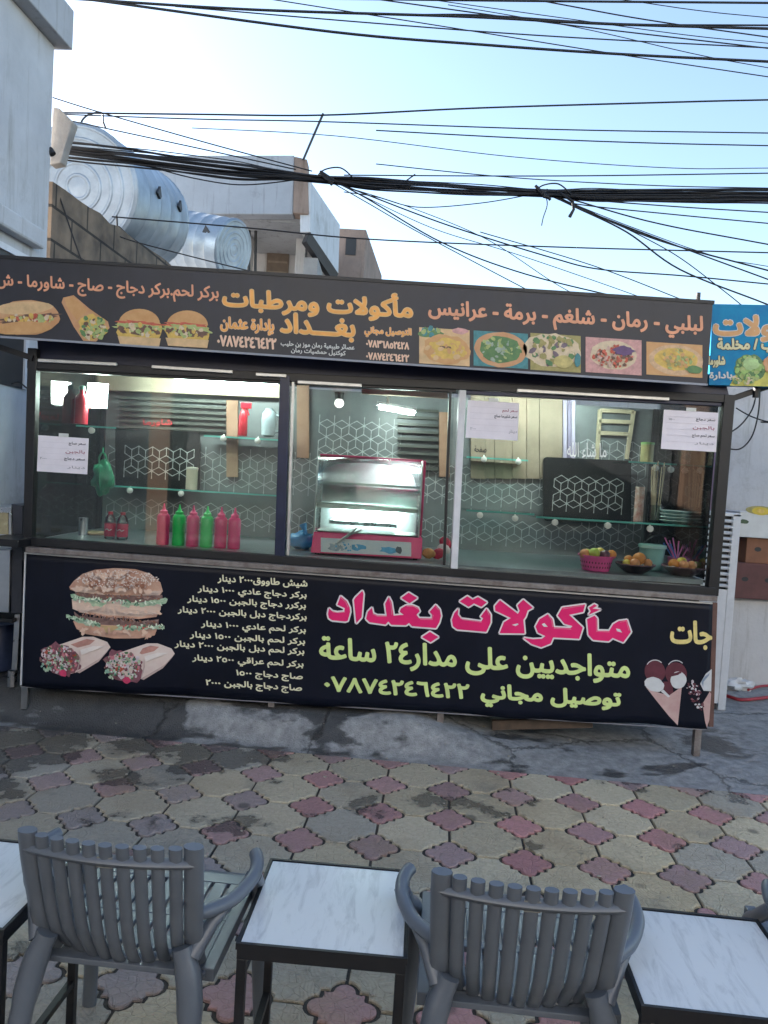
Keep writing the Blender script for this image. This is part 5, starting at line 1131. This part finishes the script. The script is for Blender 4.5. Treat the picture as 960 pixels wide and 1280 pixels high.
for k in range(4):
    p = P(845, 655, 5.08); p.z = zE + .005 + k * .022; t = thing('plate', p, ('bottom plate of the turquoise stack on the right shelf', 'second plate from the bottom of the turquoise stack', 'third plate from the bottom of the turquoise stack', 'top plate of the turquoise stack on the right shelf')[k], 'plate', 'turquoise plates stacked on the shelf')
    mb = MB(); mb.lathe([(.06, 0), (.09, .012), (.108, .02), (.106, .024), (.06, .006), (1e-4, .006)], p, 26); mb.build('dish', mat('turquoise_plate', (.26, .46, .45), .25, .15), t, smooth=50)
    mb = MB(); mb.lathe([(.1055, .0235), (.109, .021), (.110, .0235), (.107, .0255)], p, 26); mb.build('rim', mat('plate_rim', (.48, .58, .56), .3, .1), t, smooth=50)
p = onc(822, 693, 5.38); t = thing('cooking_pan', p, 'dark shallow pan standing behind the straws', 'pan')
mb = MB(); mb.lathe([(.09, .09), (.12, .14), (.125, .14), (.095, .084), (1e-4, .084)], p, 24); mb.build('pan_body', M_black, t, smooth=40); mb = MB(); mb.box(p.x - .09, p.x + .09, p.y - .08, p.y + .08, CZ, p.z + .083); mb.build('stand', M_steel, t)
mb = MB(); mb.tube(smoothpts([p + Vector((-.12, 0, .135)), p + Vector((-.05, -.02, .21)), p + Vector((.05, -.02, .215)), p + Vector((.12, 0, .135))], 5), .006, 6); mb.build('handle', M_black, t)

# price papers taped inside the panes
M_paper = mat('paper', (.78, .74, .80), .8, .06, 8)
M_ink = mat('ink', (.06, .06, .09), .6, 0); M_inkr = mat('red_ink', (.34, .10, .16), .6, 0); M_inkg = mat('grey_ink', (.34, .34, .40), .6, 0)
def paper(px, label, lines):
    dd = DF - .012; q_ = [P(x, y, dd) for x, y in px]; t = thing('price_sheet', q_[0], label, 'paper', 'price papers stuck in the windows')
    mb = MB(); mb.slab(q_[::-1], (0, .0015, 0)); mb.build('sheet', M_paper, t)
    for (s_, x0, x1, y, h, m) in lines: text(t, s_, x0, x1, y, h, lambda x, y_, l: P(x, y_, dd - l), [m], .12, .05, 0, .0012)
    x0, x1 = px[0][0], px[1][0]
    mb = MB()
    for k in range(5):
        y = px[0][1] + 8 + k * (px[3][1] - px[0][1] - 10) / 5; a, b_ = P(x0 + 3, y, dd - .0012), P(x1 - 4, y + (x1 - x0) * .05, dd - .0012)
        mb.bar(a, b_, .0008, .0024, (0, 1, 0))
    mb.build('ruled_line', mat('faint_rule', (.56, .53, .60), .8, 0), t)
    mb = MB(); c = P((x0 + x1) / 2, px[0][1] + 1, dd - .003); mb.box(c.x - .03, c.x + .03, c.y - .001, c.y + .001, c.z - .006, c.z + .016); mb.build('tape', M_wht, t)
paper([(48, 544), (111, 548), (109, 593), (46, 589)], 'white price sheet stuck in the lower left of the left window', [('سعر صاج', 86, 107, 552, 5, M_ink), ('بالجبن', 82, 106, 562, 5, M_inkr), ('سعر دجاج', 80, 106, 571, 5, M_ink), ('دينار', 84, 106, 582, 4, M_inkg), ('٢٠٠٠', 50, 58, 571, 3, M_inkg)])
paper([(585, 500), (649, 504), (647, 551), (582, 547)], 'white price sheet at the top left of the right window', [('سعر لحم', 628, 647, 511, 5, M_inkr), ('سعر شاورما صاج', 618, 646, 518, 5, M_ink), ('دينار', 636, 646, 537, 5, M_inkg), ('٢٠٠٠', 588, 595, 534, 3, M_inkg)])
paper([(830, 512), (898, 516), (895, 565), (826, 561)], 'pinkish price sheet at the top right of the right window', [('سعر دجاج', 870, 894, 522, 5, M_ink), ('بالجبن', 866, 893, 532, 5, M_inkr), ('سعر لحم صاج', 865, 893, 542, 5, M_ink), ('دينار', 868, 892, 552, 4, M_inkg), ('١٥٠٠', 836, 843, 522, 3, M_inkg)])

# ================================================================== LEFT AND RIGHT OF THE STALL
ct = thing('steel_cart', P(5, 850, 4.7), 'small stainless steel cooking cart with dark side left of the stall', 'cart')
dc = 4.66
def cbox(name, px, dy0, dy1, m, bevel=.004, parent=None):
    q_ = [P(x, y, dc + dy0) for x, y in px]; mb = MB(); mb.slab(q_[::-1], (0, dy1 - dy0, 0)); return mb.build(name, m, parent or ct, bevel=bevel)
cbox('upper_box', [(-120, 627), (14, 634), (14, 672), (-120, 666)], 0, .24, M_steel)
cbox('glass_front', [(-110, 636), (10, 641), (10, 668), (-110, 662)], -.006, -.001, mat('yellow_pane', (.34, .30, .18), .25, .25, 12), 0)  # plain yellowish glass colour
cbox('dark_side', [(14.3, 630), (28, 632), (27, 766), (14.3, 766)], .02, .24, mat('dark_sheet', (.03, .035, .05), .45, .2), 0)
cbox('lower_panel', [(-120, 682), (13, 688), (11, 766), (-120, 760)], 0, .24, M_steel)
cbox('leg', [(18, 768), (25, 768), (21, 838), (14, 838)], .05, .09, M_steel)
cbox('leg', [(-112, 762), (-106, 762), (-106, 828), (-112, 828)], .05, .09, M_steel)
mb = MB(); a = P(16, 838, dc + .07); mb.tube([a, Vector((a.x, a.y, gz(a.x, a.y)))], .03, 8); mb.build('foot', M_steel, ct); mb = MB(); a = P(-109, 828, dc + .07); mb.tube([a, Vector((a.x, a.y, gz(a.x, a.y)))], .03, 8); mb.build('foot', M_steel, ct)
p = P(-2, 812, dc + .42); p.z = gz(p.x, p.y); t = thing('gas_bottle', p, 'dark gas bottle standing under the steel cart', 'gas bottle')
mb = MB(); mb.lathe([(.10, 0), (.13, .02), (.135, .06), (.135, .26), (.11, .33), (.04, .36)], p, 22); mb.build('tank', mat('gas_blue', (.03, .045, .10), .4, .3), t, smooth=40); mb = MB(); mb.lathe([(.03, .355), (.03, .40), (.012, .42)], p, 12); mb.tube([p + Vector((-.07, 0, .34)), p + Vector((-.07, 0, .43)), p + Vector((.07, 0, .43)), p + Vector((.07, 0, .34))], .008, 6); mb.build('valve', M_rust, t)
cbox('tray_rail', [(-120, 768), (16, 774), (16, 779), (-120, 773)], .0, .24, M_black)

# white louvred air cooler
dq = 5.62
ac = thing('air_cooler', P(900, 860, dq), 'white louvred air cooler standing behind the right end of the stall', 'air cooler')
x0, x1 = x1r + .03, P(914, 800, dq).x; zt = P(905, 645, dq).z; zb_ = gz(x0, dq)
mb = MB(); mb.box(x0, x1, dq + .03, dq + .5, zb_ + .03, zt); mb.build('housing', mat('dark_housing', (.02, .02, .022), .6, .2), ac)
for xa, xb in ((x0, x0 + .025), (x1 - .06, x1)):
    mb = MB(); mb.box(xa, xb, dq - .0, dq + .5, zb_, zt + .02); mb.build('corner_post', M_whitealu, ac, bevel=.004)
mb = MB(); mb.box(x0, x1, dq, dq + .5, zt, zt + .025); mb.build('top_cover', M_whitealu, ac, bevel=.004)
mb = MB(); mb.box(x0 + .026, x1 - .061, dq + .002, dq + .02, zb_ + .05, CZ - .18); mb.build('lower_panel', M_whitealu, ac)
k = 0; z = CZ - .15
while z < zt - .02:
    mb = MB(); mb.add([], []); mb.bar((x0 + .02, dq + .012, z), (x1 - .055, dq + .012, z), .026, .013, (0, -.6, 1)); mb.build('louvre', M_whitealu, ac); z += .045

# ledge with fruit boxes
d3 = 6.47
a = P(916, 742, d3); lz = P(940, 747, d3).z
mb = MB(); mb.box(a.x - .1, 6.5, d3 - .02, 6.895, -.05, lz); tag(mb.build('masonry_ledge', M_white2, bevel=.015), 'low plastered ledge along the wall carrying the fruit boxes', 'ledge')
M_card = mat('brown_card', (.22, .095, .05), .75, .15, 8, bump=.05); M_card2 = mat('maroon_card', (.12, .05, .045), .75, .2, 8); M_wcard = mat('white_card', (.60, .60, .58), .7, .08, 8)
def carton(name_label, x0, x1, y0, z0, h, m, rot=0, lid=None, hole=True):
    t = thing('fruit_box', (x0, y0, z0), name_label, 'box', 'fruit boxes on the ledge')
    mb = MB(); mb.box(x0, x1, y0, y0 + .30, z0, z0 + h); mb.build('carton', m, t, bevel=.005)
    if hole:
        for xx in (x0 + .10, x1 - .22):
            mb = MB(); mb.slab([(xx + .03 * math.cos(2 * math.pi * k / 14), y0 - .001, z0 + h * .55 + .02 * math.sin(2 * math.pi * k / 14)) for k in range(14)], (0, .001, 0)); mb.build('hand_hole', M_dark, t)
    return t
zb1 = lz; h1 = P(940, 703, d3).z - lz - .0
xb = P(917, 720, d3 - .1).x
carton('maroon fruit box, bottom of the stack on the ledge', xb, xb + .52, d3 - .10, zb1, h1, M_card2)
h2 = P(950, 672, d3).z - (zb1 + h1)
carton('plain brown fruit box in the middle of the stack', xb + .10, xb + .6, d3 - .08, zb1 + h1 + .001, h2, M_card)
z3 = zb1 + h1 + h2 + .002; h3 = P(945, 640, d3).z - z3
tb = carton('white fruit box with a yellow oval, topmost of the stack', xb - .0, xb + .56, d3 - .12, z3, h3, M_wcard, hole=False)
p = Print(lambda x, y, l: P(x, y, d3 - .12 - l)); p.add(blob(951, 638, 19, 5.5, 26, 0, 1, 0), OLV); p.add(blob(951, 639, 11, 5, 24, 0, 2, 0), pm('logo_yellow', (.58, .42, .04), .1)); p.add(blob(951, 639, 5, 2.5, 14, .1, 3, 0), CHEE); p.add(blob(930, 652, 7, 3, 14, .2, 4, 0), pm('leaf_dark', (.05, .09, .04), .3)); p.done(tb, 'printed_oval')

# hose and bag on the ground at the right
pts = [(886, 872), (905, 869), (925, 874), (948, 873), (985, 869)]
mb = MB(); mb.tube(smoothpts([Vector((G(x, y, .03).x, G(x, y, .03).y, gz(G(x, y).x, G(x, y).y) + .022)) for x, y in pts], 6), .014, 8)
tag(mb.build('red_hose', mat('red_rubber', (.30, .02, .03), .5, .2), smooth=60), 'thick red hose lying on the cement by the ledge', 'hose')
mb = MB(); mb.tube(smoothpts([Vector((G(x, y, .03).x, G(x, y, .03).y, gz(G(x, y).x, G(x, y).y) + .018)) for x, y in ((935, 862), (950, 858), (970, 857), (1000, 862))], 6), .011, 8)
tag(mb.build('red_hose', mat('red_rubber', (.30, .02, .03), .5, .2), smooth=60), 'thinner red hose loop nearer the wall at the right edge', 'hose')
g = G(922, 864); g = Vector((g.x, g.y, gz(g.x, g.y)))
mb = MB(); mb.ball(g + Vector((0, 0, .04)), .085, sx=1.3, sy=.7, sz=.6, seg=22, rings=14, jit=.8); tag(mb.build('plastic_bag', mat('white_bag', (.60, .60, .60), .45, .1, 9), smooth=60), 'crumpled white plastic bag lying by the red hose', 'bag')
# ================================================================== CHAIRS AND TABLES
M_chair = mat('grey_resin', (.094, .111, .138), .34, .10, 7, bump=.03, bscale=90)
chair = thing('plastic_chair', (0, 0, 0), 'chair', 'chair', 'grey slatted plastic chairs')
HB = .79
def cy(x): return .025 * (x / .2) ** 2
N = 11
sx_ = [-.197 + .394 * i / (N - 1) for i in range(N)]
mb = MB()
for i, x in enumerate(sx_):
    e = abs(x) / .197; w = .0160 if 0 < i < N - 1 else .0235
    path = [(x, -.225 + cy(x), HB - .004 * (e < .9)), (x * .995, -.212 + cy(x), .72), (x * .975, -.19 + cy(x), .63), (x * .95, -.165 + cy(x), .54), (x * .91, -.135 + cy(x) * .9, .475 + .03 * e)]
    if e < .9: path += [(x * .87, -.10 + cy(x) * .8, .435 + .03 * e * e), (x * .85, -.05, .415)]
    else: path += [(x * .93, -.09, .45)]
    mb.tube(smoothpts(path, 3), w, 10, 0, .6, up=(0, 1, .12))
# cross band and lower rim
mb.tube([(x, -.216 + cy(x), .745) for x in [-.2 + .4 * k / 16 for k in range(17)]], .016, 8, 0, .8)
mb.tube([(x * .9, -.098 + cy(x) * .85, .44 + .04 * (x / .197) ** 2) for x in [-.2 + .4 * k / 12 for k in range(13)]], .014, 8, 0, .8)
mb.build('backrest', M_chair, chair, smooth=50)
mb = MB(); mb.box(-.018, .018, -.2265, -.2215, .733, .757); pl = mb.build('plaque', mat('grey_plaque', (.16, .16, .15), .5, .1), chair)
mb = MB(); 
for dx in (-.008, -.002, .005): mb.box(dx - .0018, dx + .0018, -.2275, -.2268, .742, .750)
mb.build('embossing', M_dark, pl)
mb = MB()
for k in range(9):
    x = -.185 + .37 * k / 8; mb.box(x - .0185, x + .0185, -.10, .25, .434, .448)
mb.box(-.215, .215, -.13, -.098, .432, .447); mb.box(-.21, .21, .075, .105, .4335, .4495)
fr = [(.25, .449), (.30, .448), (.33, .438), (.338, .418), (.333, .40)]
for (ya, za), (yb, zb2) in zip(fr, fr[1:]): mb.hexa([(-.215, ya, za - .016), (.215, ya, za - .016), (.215, yb, zb2 - .016), (-.215, yb, zb2 - .016)], [(-.215, ya, za), (.215, ya, za), (.215, yb, zb2), (-.215, yb, zb2)])
for s_ in (-1, 1): mb.box(min(s_ * .205, s_ * .235), max(s_ * .205, s_ * .235), -.12, .31, .42, .452)
mb.build('seat', M_chair, chair, bevel=.005)
for s_ in (-1, 1):
    mb = MB(); mb.tube(smoothpts([(s_ * .165, -.15, .52), (s_ * .19, -.165, .44), (s_ * .205, -.19, .32), (s_ * .214, -.21, .15), (s_ * .222, -.23, 0)], 4), [.026] * 3 + [.03] * 4 + [.026] * 4 + [.023] * 5 + [.021], 10); mb.build('leg', M_chair, chair, smooth=50)
    mb = MB(); mb.tube(smoothpts([(s_ * .286, .02, .61), (s_ * .275, .12, .53), (s_ * .252, .24, .43), (s_ * .255, .28, .2), (s_ * .265, .30, 0)], 4), .022, 10, 0, .8); mb.build('leg', M_chair, chair, smooth=50)
    mb = MB(); mb.tube(smoothpts([(s_ * .190, -.15, .60), (s_ * .222, -.115, .596), (s_ * .258, -.07, .598), (s_ * .284, -.015, .612), (s_ * .289, .03, .620), (s_ * .283, .065, .629), (s_ * .272, .09, .632)], 5), [.016] * 3 + [.0175] * 28, 10, 0, 1.0); mb.tube([(s_ * .19, -.15, .50), (s_ * .222, -.11, .56), (s_ * .255, -.07, .594)], [.02, .017, .012], 8); mb.build('armrest', M_chair, chair, smooth=50)
tops = [G(132, 1053, .79), G(667, 1107, .79)]
chairs = [chair, copy_tree(chair), copy_tree(chair)]
def place_chair(o, top, label):
    rot = -GA + R(1.0) * 0; f = Vector((math.sin(GA), math.cos(GA), 0))
    o.location = Vector((top.x, top.y, 0)) + f * .222; o.rotation_euler = (0, 0, -GA); o['label'] = label
place_chair(chairs[0], tops[0], 'grey slatted plastic chair at the left, seen from behind')
place_chair(chairs[1], tops[1], 'grey slatted plastic chair between the middle and right tables')
t3 = tops[1] + (tops[1] - tops[0]) * 1.0 + Vector((0, .1, 0))
place_chair(chairs[2], t3, 'grey plastic chair at the right edge with only its armrest showing')

def marble():
    m = bpy.data.materials.new('white_marble_tile'); m.use_nodes = True; n = m.node_tree.nodes; l = m.node_tree.links; b = n['Principled BSDF']
    tc = n.new('ShaderNodeTexCoord'); mp = n.new('ShaderNodeMapping'); mp.inputs['Rotation'].default_value = (0, 0, R(62)); mp.inputs['Scale'].default_value = (14, 3.0, 1); l.new(tc.outputs['Object'], mp.inputs[0])
    oi = n.new('ShaderNodeObjectInfo'); ad = n.new('ShaderNodeVectorMath'); ad.operation = 'ADD'; l.new(mp.outputs[0], ad.inputs[0]); cx = n.new('ShaderNodeCombineXYZ'); k = n.new('ShaderNodeMath'); k.operation = 'MULTIPLY'; k.inputs[1].default_value = 20; l.new(oi.outputs['Random'], k.inputs[0]); l.new(k.outputs[0], cx.inputs[0]); l.new(cx.outputs[0], ad.inputs[1])
    nz = n.new('ShaderNodeTexNoise'); nz.inputs['Scale'].default_value = 2.6; nz.inputs['Detail'].default_value = 10; nz.inputs['Roughness'].default_value = .68; nz.inputs['Distortion'].default_value = .6; l.new(ad.outputs[0], nz.inputs['Vector'])
    r = n.new('ShaderNodeValToRGB'); l.new(nz.outputs['Fac'], r.inputs[0]); r.color_ramp.elements[0].position = .34; r.color_ramp.elements[0].color = (.41, .44, .475, 1); r.color_ramp.elements[1].position = .50; r.color_ramp.elements[1].color = (.55, .58, .61, 1)
    l.new(r.outputs[0], b.inputs['Base Color']); b.inputs['Roughness'].default_value = .3
    return m
M_marb = marble()
TZ = .55
fl, fr_, bl, br_ = G(294, 1179.5, TZ), G(505, 1199, TZ), G(341, 1073, TZ), G(514, 1091, TZ)
TW = (fr_ - fl).length; TD = ((bl - fl).length + (br_ - fr_).length) / 2
print('table', TW, TD)
tab = thing('side_table', (0, 0, 0), 'table', 'table', 'small marble topped tables')
hw, hd = TW / 2, TD / 2; tb_ = .022
mb = MB(); mb.box(-hw + .006, hw - .006, -hd + .006, hd - .006, TZ - .012, TZ); mb.build('tabletop', M_marb, tab, bevel=.002)
mb = MB()
for (xa, xb, ya, yb) in ((-hw, hw, -hd, -hd + tb_), (-hw, hw, hd - tb_, hd), (-hw, -hw + tb_, -hd + tb_ + .0005, hd - tb_ - .0005), (hw - tb_, hw, -hd + tb_ + .0005, hd - tb_ - .0005)): mb.box(xa, xb, ya, yb, TZ - .036, TZ - .0125)
mb.build('frame', M_black, tab)
mb = MB()
for (xa, xb, ya, yb) in ((-hw - .003, hw + .003, -hd - .003, -hd + .005), (-hw - .003, hw + .003, hd - .005, hd + .003), (-hw - .003, -hw + .005, -hd + .0055, hd - .0055), (hw - .005, hw + .003, -hd + .0055, hd - .0055)): mb.box(xa, xb, ya, yb, TZ - .0124, TZ + .003)
mb.build('rim', M_black, tab)
for sx2 in (-1, 1):
    for sy2 in (-1, 1):
        xa = hw - tb_ if sx2 > 0 else -hw; ya = hd - tb_ if sy2 > 0 else -hd
        mb = MB(); mb.box(xa, xa + tb_, ya, ya + tb_, 0.001, TZ - .0365); mb.build('leg', M_black, tab, bevel=.002)
for s_ in (-1, 1):
    xa = hw - tb_ + .002 if s_ > 0 else -hw + .002
    mb = MB(); mb.box(xa, xa + tb_ - .004, -hd + tb_, hd - tb_, .16, .178); mb.build('stretcher', M_black, tab)
tabs = [tab, copy_tree(tab), copy_tree(tab)]
ctr = (fl + fr_ + bl + br_) / 4
def place_table(o, c, rz, label): o.location = (c.x, c.y, 0); o.rotation_euler = (0, 0, rz); o['label'] = label
place_table(tabs[0], ctr, -math.atan2(fl.y - fr_.y, fr_.x - fl.x), 'small black table with grey veined marble top between the two chairs')
rfl = G(803, 1258, TZ); place_table(tabs[1], rfl + EU * hw + EV * hd, -GA, 'small marble topped table right of the second chair')
lfr = G(4, 1163, TZ); place_table(tabs[2], lfr - EU * hw + EV * hd, -GA, 'small marble topped table at the left edge beside the first chair')

# ================================================================== OVERHEAD CABLES
M_cab = mat('black_cable', (.008, .008, .010), .6, .2)
def cable(pts, d, r, label, name='overhead_cable', grp='cables strung over the street', sag=True):
    pts = list(pts)
    if pts[-1][0] >= 1000:
        (xa, ya), (xb, yb) = pts[-2:]; pts.append((xb + 520, yb + (yb - ya) / (xb - xa) * 520))
    if pts[0][1] < 0:
        (xa, ya), (xb, yb) = pts[:2]; k = 420 / math.hypot(xb - xa, yb - ya); pts.insert(0, (xa - (xb - xa) * k, ya - (yb - ya) * k))
    w = [P(x, y, d if not isinstance(d, (list, tuple)) else d[0] + (d[1] - d[0]) * i / (len(pts) - 1)) for i, (x, y) in enumerate(pts)]
    mb = MB(); mb.tube(smoothpts(w, 8), r, 5); tag(mb.build(name, M_cab, smooth=80), label, 'cable', grp)
Dc = 7.0
C_ = [
 ([(70, -3), (313, 12), (585, 21), (760, 30), (1000, 37)], .012, 'thick cable from the top left corner, upper of the pair sagging right'),
 ([(60, -6), (116, 0), (416, 40), (604, 56), (780, 68), (1000, 79)], .012, 'thick lowest cable of the top bundle, sagging to the right edge'),
 ([(219, 8), (480, 30), (700, 46), (1000, 62)], .006, 'thin cable between the two thick top ones'),
 ([(332, -2), (560, 34), (760, 66), (1000, 102)], .005, 'thin cable slanting steeply down under the thick top cables'),
 ([(463, -2), (700, 30), (1000, 65)], .006, 'thin cable slanting from the top middle to the right edge'),
 ([(660, -2), (810, 25), (1000, 52)], .006, 'thin cable slanting from the top right down to the edge'),
 ([(320, -3), (640, 1), (1000, 4)], .010, 'cable running along the very top of the sky'),
 ([(300, 11), (500, 18), (600, 19), (780, 30), (1000, 32)], .008, 'cable crossing just under the top pair and nearly level'),
 ([(78, 141), (250, 143), (404, 144), (600, 135), (870, 127), (1000, 124)], .008, 'cable running level from the house corner, passing the pole tip'),
 ([(78, 143), (250, 149), (400, 152), (700, 162), (1000, 167)], .006, 'thin cable just under the level one at the pole tip'),
 ([(66, 122), (127, 141), (260, 179), (390, 214)], .006, 'thin cable slanting down from the house to the bundle knot'),
 ([(88, 151), (260, 188), (370, 212)], .006, 'thin cable slanting down just below its twin to the knot'),
 ([(470, 163), (658, 173), (820, 179), (1000, 183)], .006, 'thin cable alone in mid sky above the heavy bundle'),
 ([(430, 219), (700, 220), (1000, 216)], .006, 'thin level cable immediately above the heavy bundle'),
 ([(140, 271), (310, 285), (460, 299), (700, 309), (1000, 317)], .007, 'long cable crossing below the bundle past the grey house'),
 ([(420, 228), (460, 249), (554, 304), (658, 343), (793, 376), (830, 384)], .007, 'cable drooping from the left knot down behind the navy sign'),
 ([(415, 226), (460, 244), (564, 283), (689, 322), (752, 337), (856, 345), (1000, 359)], .007, 'cable drooping from the left knot to the right edge'),
 ([(418, 230), (460, 254), (528, 293), (668, 367), (700, 382)], .005, 'thin steepest cable from the left knot down to the sign'),
 ([(600, 290), (741, 332), (856, 376), (900, 392)], .005, 'thin cable crossing the drooping ones above the sign middle'),
 ([(690, 243), (715, 257), (783, 290), (850, 337), (955, 379), (1010, 402)], .008, 'cable falling steeply from the right knot to the blue sign'),
 ([(692, 243), (720, 257), (825, 301), (1000, 349)], .008, 'cable fanning from the right knot, second above the steep one'),
 ([(692, 245), (723, 260), (856, 311), (1000, 364)], .007, 'cable fanning from the right knot just above the steep one'),
 ([(688, 243), (720, 251), (825, 280), (1000, 313)], .007, 'cable fanning from the right knot, middle of the fan'),
 ([(686, 242), (715, 248), (840, 258), (1000, 268)], .006, 'upper thin cable of the fan right of the right knot'),
 ([(686, 243), (720, 255), (840, 268), (1000, 283)], .006, 'second thin cable of the fan right of the right knot'),
 ([(430, 240), (470, 246), (522, 259), (600, 254), (665, 243)], .005, 'slack thin loop hanging under the bundle between the knots'),
 ([(200, 212), (243, 223), (298, 231), (353, 227), (390, 220)], .006, 'slack loop hanging under the bundle before the grey parapet'),
 ([(150, 296), (175, 304), (260, 326), (353, 349), (400, 362)], .006, 'low cable slanting past the tanks down to the sign'),
 ([(480, 352), (600, 362), (720, 372)], .004, 'faint thin cable just above the navy sign in its middle'),
 ([(520, -3), (700, 22), (860, 44), (1000, 58)], .004, 'hair thin wire between the upper slanting cables at the top right'),
 ([(760, -3), (880, 14), (1000, 26)], .004, 'short thin wire cutting the top right corner'),
 ([(560, 6), (720, 34), (880, 70), (1000, 92)], .004, 'hair thin wire just above the steepest top cable'),
 ([(690, 246), (760, 275), (840, 316), (900, 360), (930, 384)], .005, 'thin wire left of the steep cable from the right knot'),
 ([(700, 248), (790, 284), (900, 322), (1000, 340)], .004, 'hair thin wire between the fanned cables right of the right knot'),
 ([(440, 236), (520, 262), (610, 300), (690, 352), (730, 374)], .004, 'thin wire drooping between the left knot and the sign middle'),
 ([(440, 238), (540, 285), (640, 316), (740, 350), (830, 382)], .004, 'thin wire crossing over the drooping ones toward the sign'),
 ([(470, 205), (640, 222), (820, 232), (1000, 236)], .005, 'thin wire converging on the heavy bundle from above'),
 ([(240, 160), (420, 170), (640, 196), (840, 210), (1000, 210)], .004, 'hair thin wire falling gently toward the right above the bundle'),
]
for pts, r, lab in C_:
    if lab: cable(pts, Dc, r, lab)
# the heavy bundle: twisted strands tied together
mb = MB(); rnd = random.Random(4)
base = [(72, 187), (110, 191), (160, 196), (205, 202), (250, 208), (300, 214), (350, 219), (400, 224), (460, 229), (520, 233), (600, 238), (680, 241.5), (740, 243.5), (800, 244.5), (880, 245), (1000, 246), (1500, 262)]
for k in range(14):
    off = -10 + 20 * k / 13; ph = rnd.random() * 6; pts = []
    for i, (x, y) in enumerate(base):
        sp = (1.1 if x < 330 else .6 if x < 640 else .25 if x < 700 else .75) * (.35 if 380 < x < 430 else 1)
        pts.append(P(x, y + off * sp + 1.6 * math.sin(ph + i * .9), Dc + .05 * math.sin(ph + i)))
    mb.tube(smoothpts(pts, 5), rnd.choice((.005, .006, .008, .011)), 5)
for i in range(2):
    pts = [P(x, y + (3 if i else -3), Dc + .02) for x, y in base]; mb.tube(smoothpts(pts, 4), .016, 6)
bd = thing('cable_bundle', P(400, 222, Dc), 'heavy tied bundle of black cables sagging across the whole sky', 'cable')
mb.build('strands', M_cab, bd, smooth=80)
for (x, y) in ((408, 222), (680, 242)):
    mb = MB(); 
    for k in range(4): mb.tube([P(x - 8 + rnd.uniform(-3, 3), y - 7 + rnd.uniform(-3, 3), Dc - .06), P(x, y + rnd.uniform(-4, 4), Dc - .09), P(x + 8 + rnd.uniform(-3, 5), y + 6 + rnd.uniform(-4, 4), Dc - .06)], .014, 5)
    mb.tube(smoothpts([P(x - 12, y - 1, Dc - .05), P(x - 2, y - 10, Dc - .05), P(x + 18, y - 12, Dc - .05), P(x + 34, y + 1, Dc - .05)], 5), .007, 5)
    mb.build('knot', M_cab, bd, smooth=80)
mb = MB(); mb.tube(smoothpts([P(684, 236, Dc - .08), P(682, 242, Dc - .08), P(684, 256, Dc - .08), P(679, 272, Dc - .08), P(677, 282, Dc - .08)], 4), .005, 5); mb.build('loose_end', M_cab, bd)
mb = MB(); mb.tube([P(700, 241, Dc - .08), P(716, 252, Dc - .08), P(717, 262, Dc - .08), P(712, 271, Dc - .08)], [.01, .014, .014, .018], 6); mb.build('loose_end', M_cab, bd)
mb = MB(); mb.tube([P(505, 228, Dc), P(519, 218, Dc)], .007, 5); mb.build('loose_end', M_cab, bd)
cable([(905, 545), (925, 532), (940, 512), (945, 492), (947, 480)], 4.75, .005, 'black wire curving from the stall post up to the blue sign', grp='loose wires by the blue sign')
cable([(906, 560), (925, 561), (940, 545), (948, 515), (950, 482)], 4.75, .005, 'slack black wire loop under the blue sign, lower of the two', grp='loose wires by the blue sign')
cable([(920, 510), (940, 521), (965, 528), (1000, 530)], 5.2, .005, 'black wire sagging off to the right edge under the blue sign', grp='loose wires by the blue sign')
cable([(14, 480), (24, 478), (35, 486), (44, 488)], 5.6, .006, 'dark wire poking out of the pale house wall left of the stall', grp='loose wires by the house')
cable([(70, 232), (80, 262), (92, 298), (104, 332)], 6.9, .008, 'black wire hanging down the brown block wall', grp='loose wires by the house')
cable([(146, 270), (148, 300), (150, 330), (149, 345)], 8.3, .010, 'pale cord hanging down the block wall below the large tank', grp='loose wires by the house')
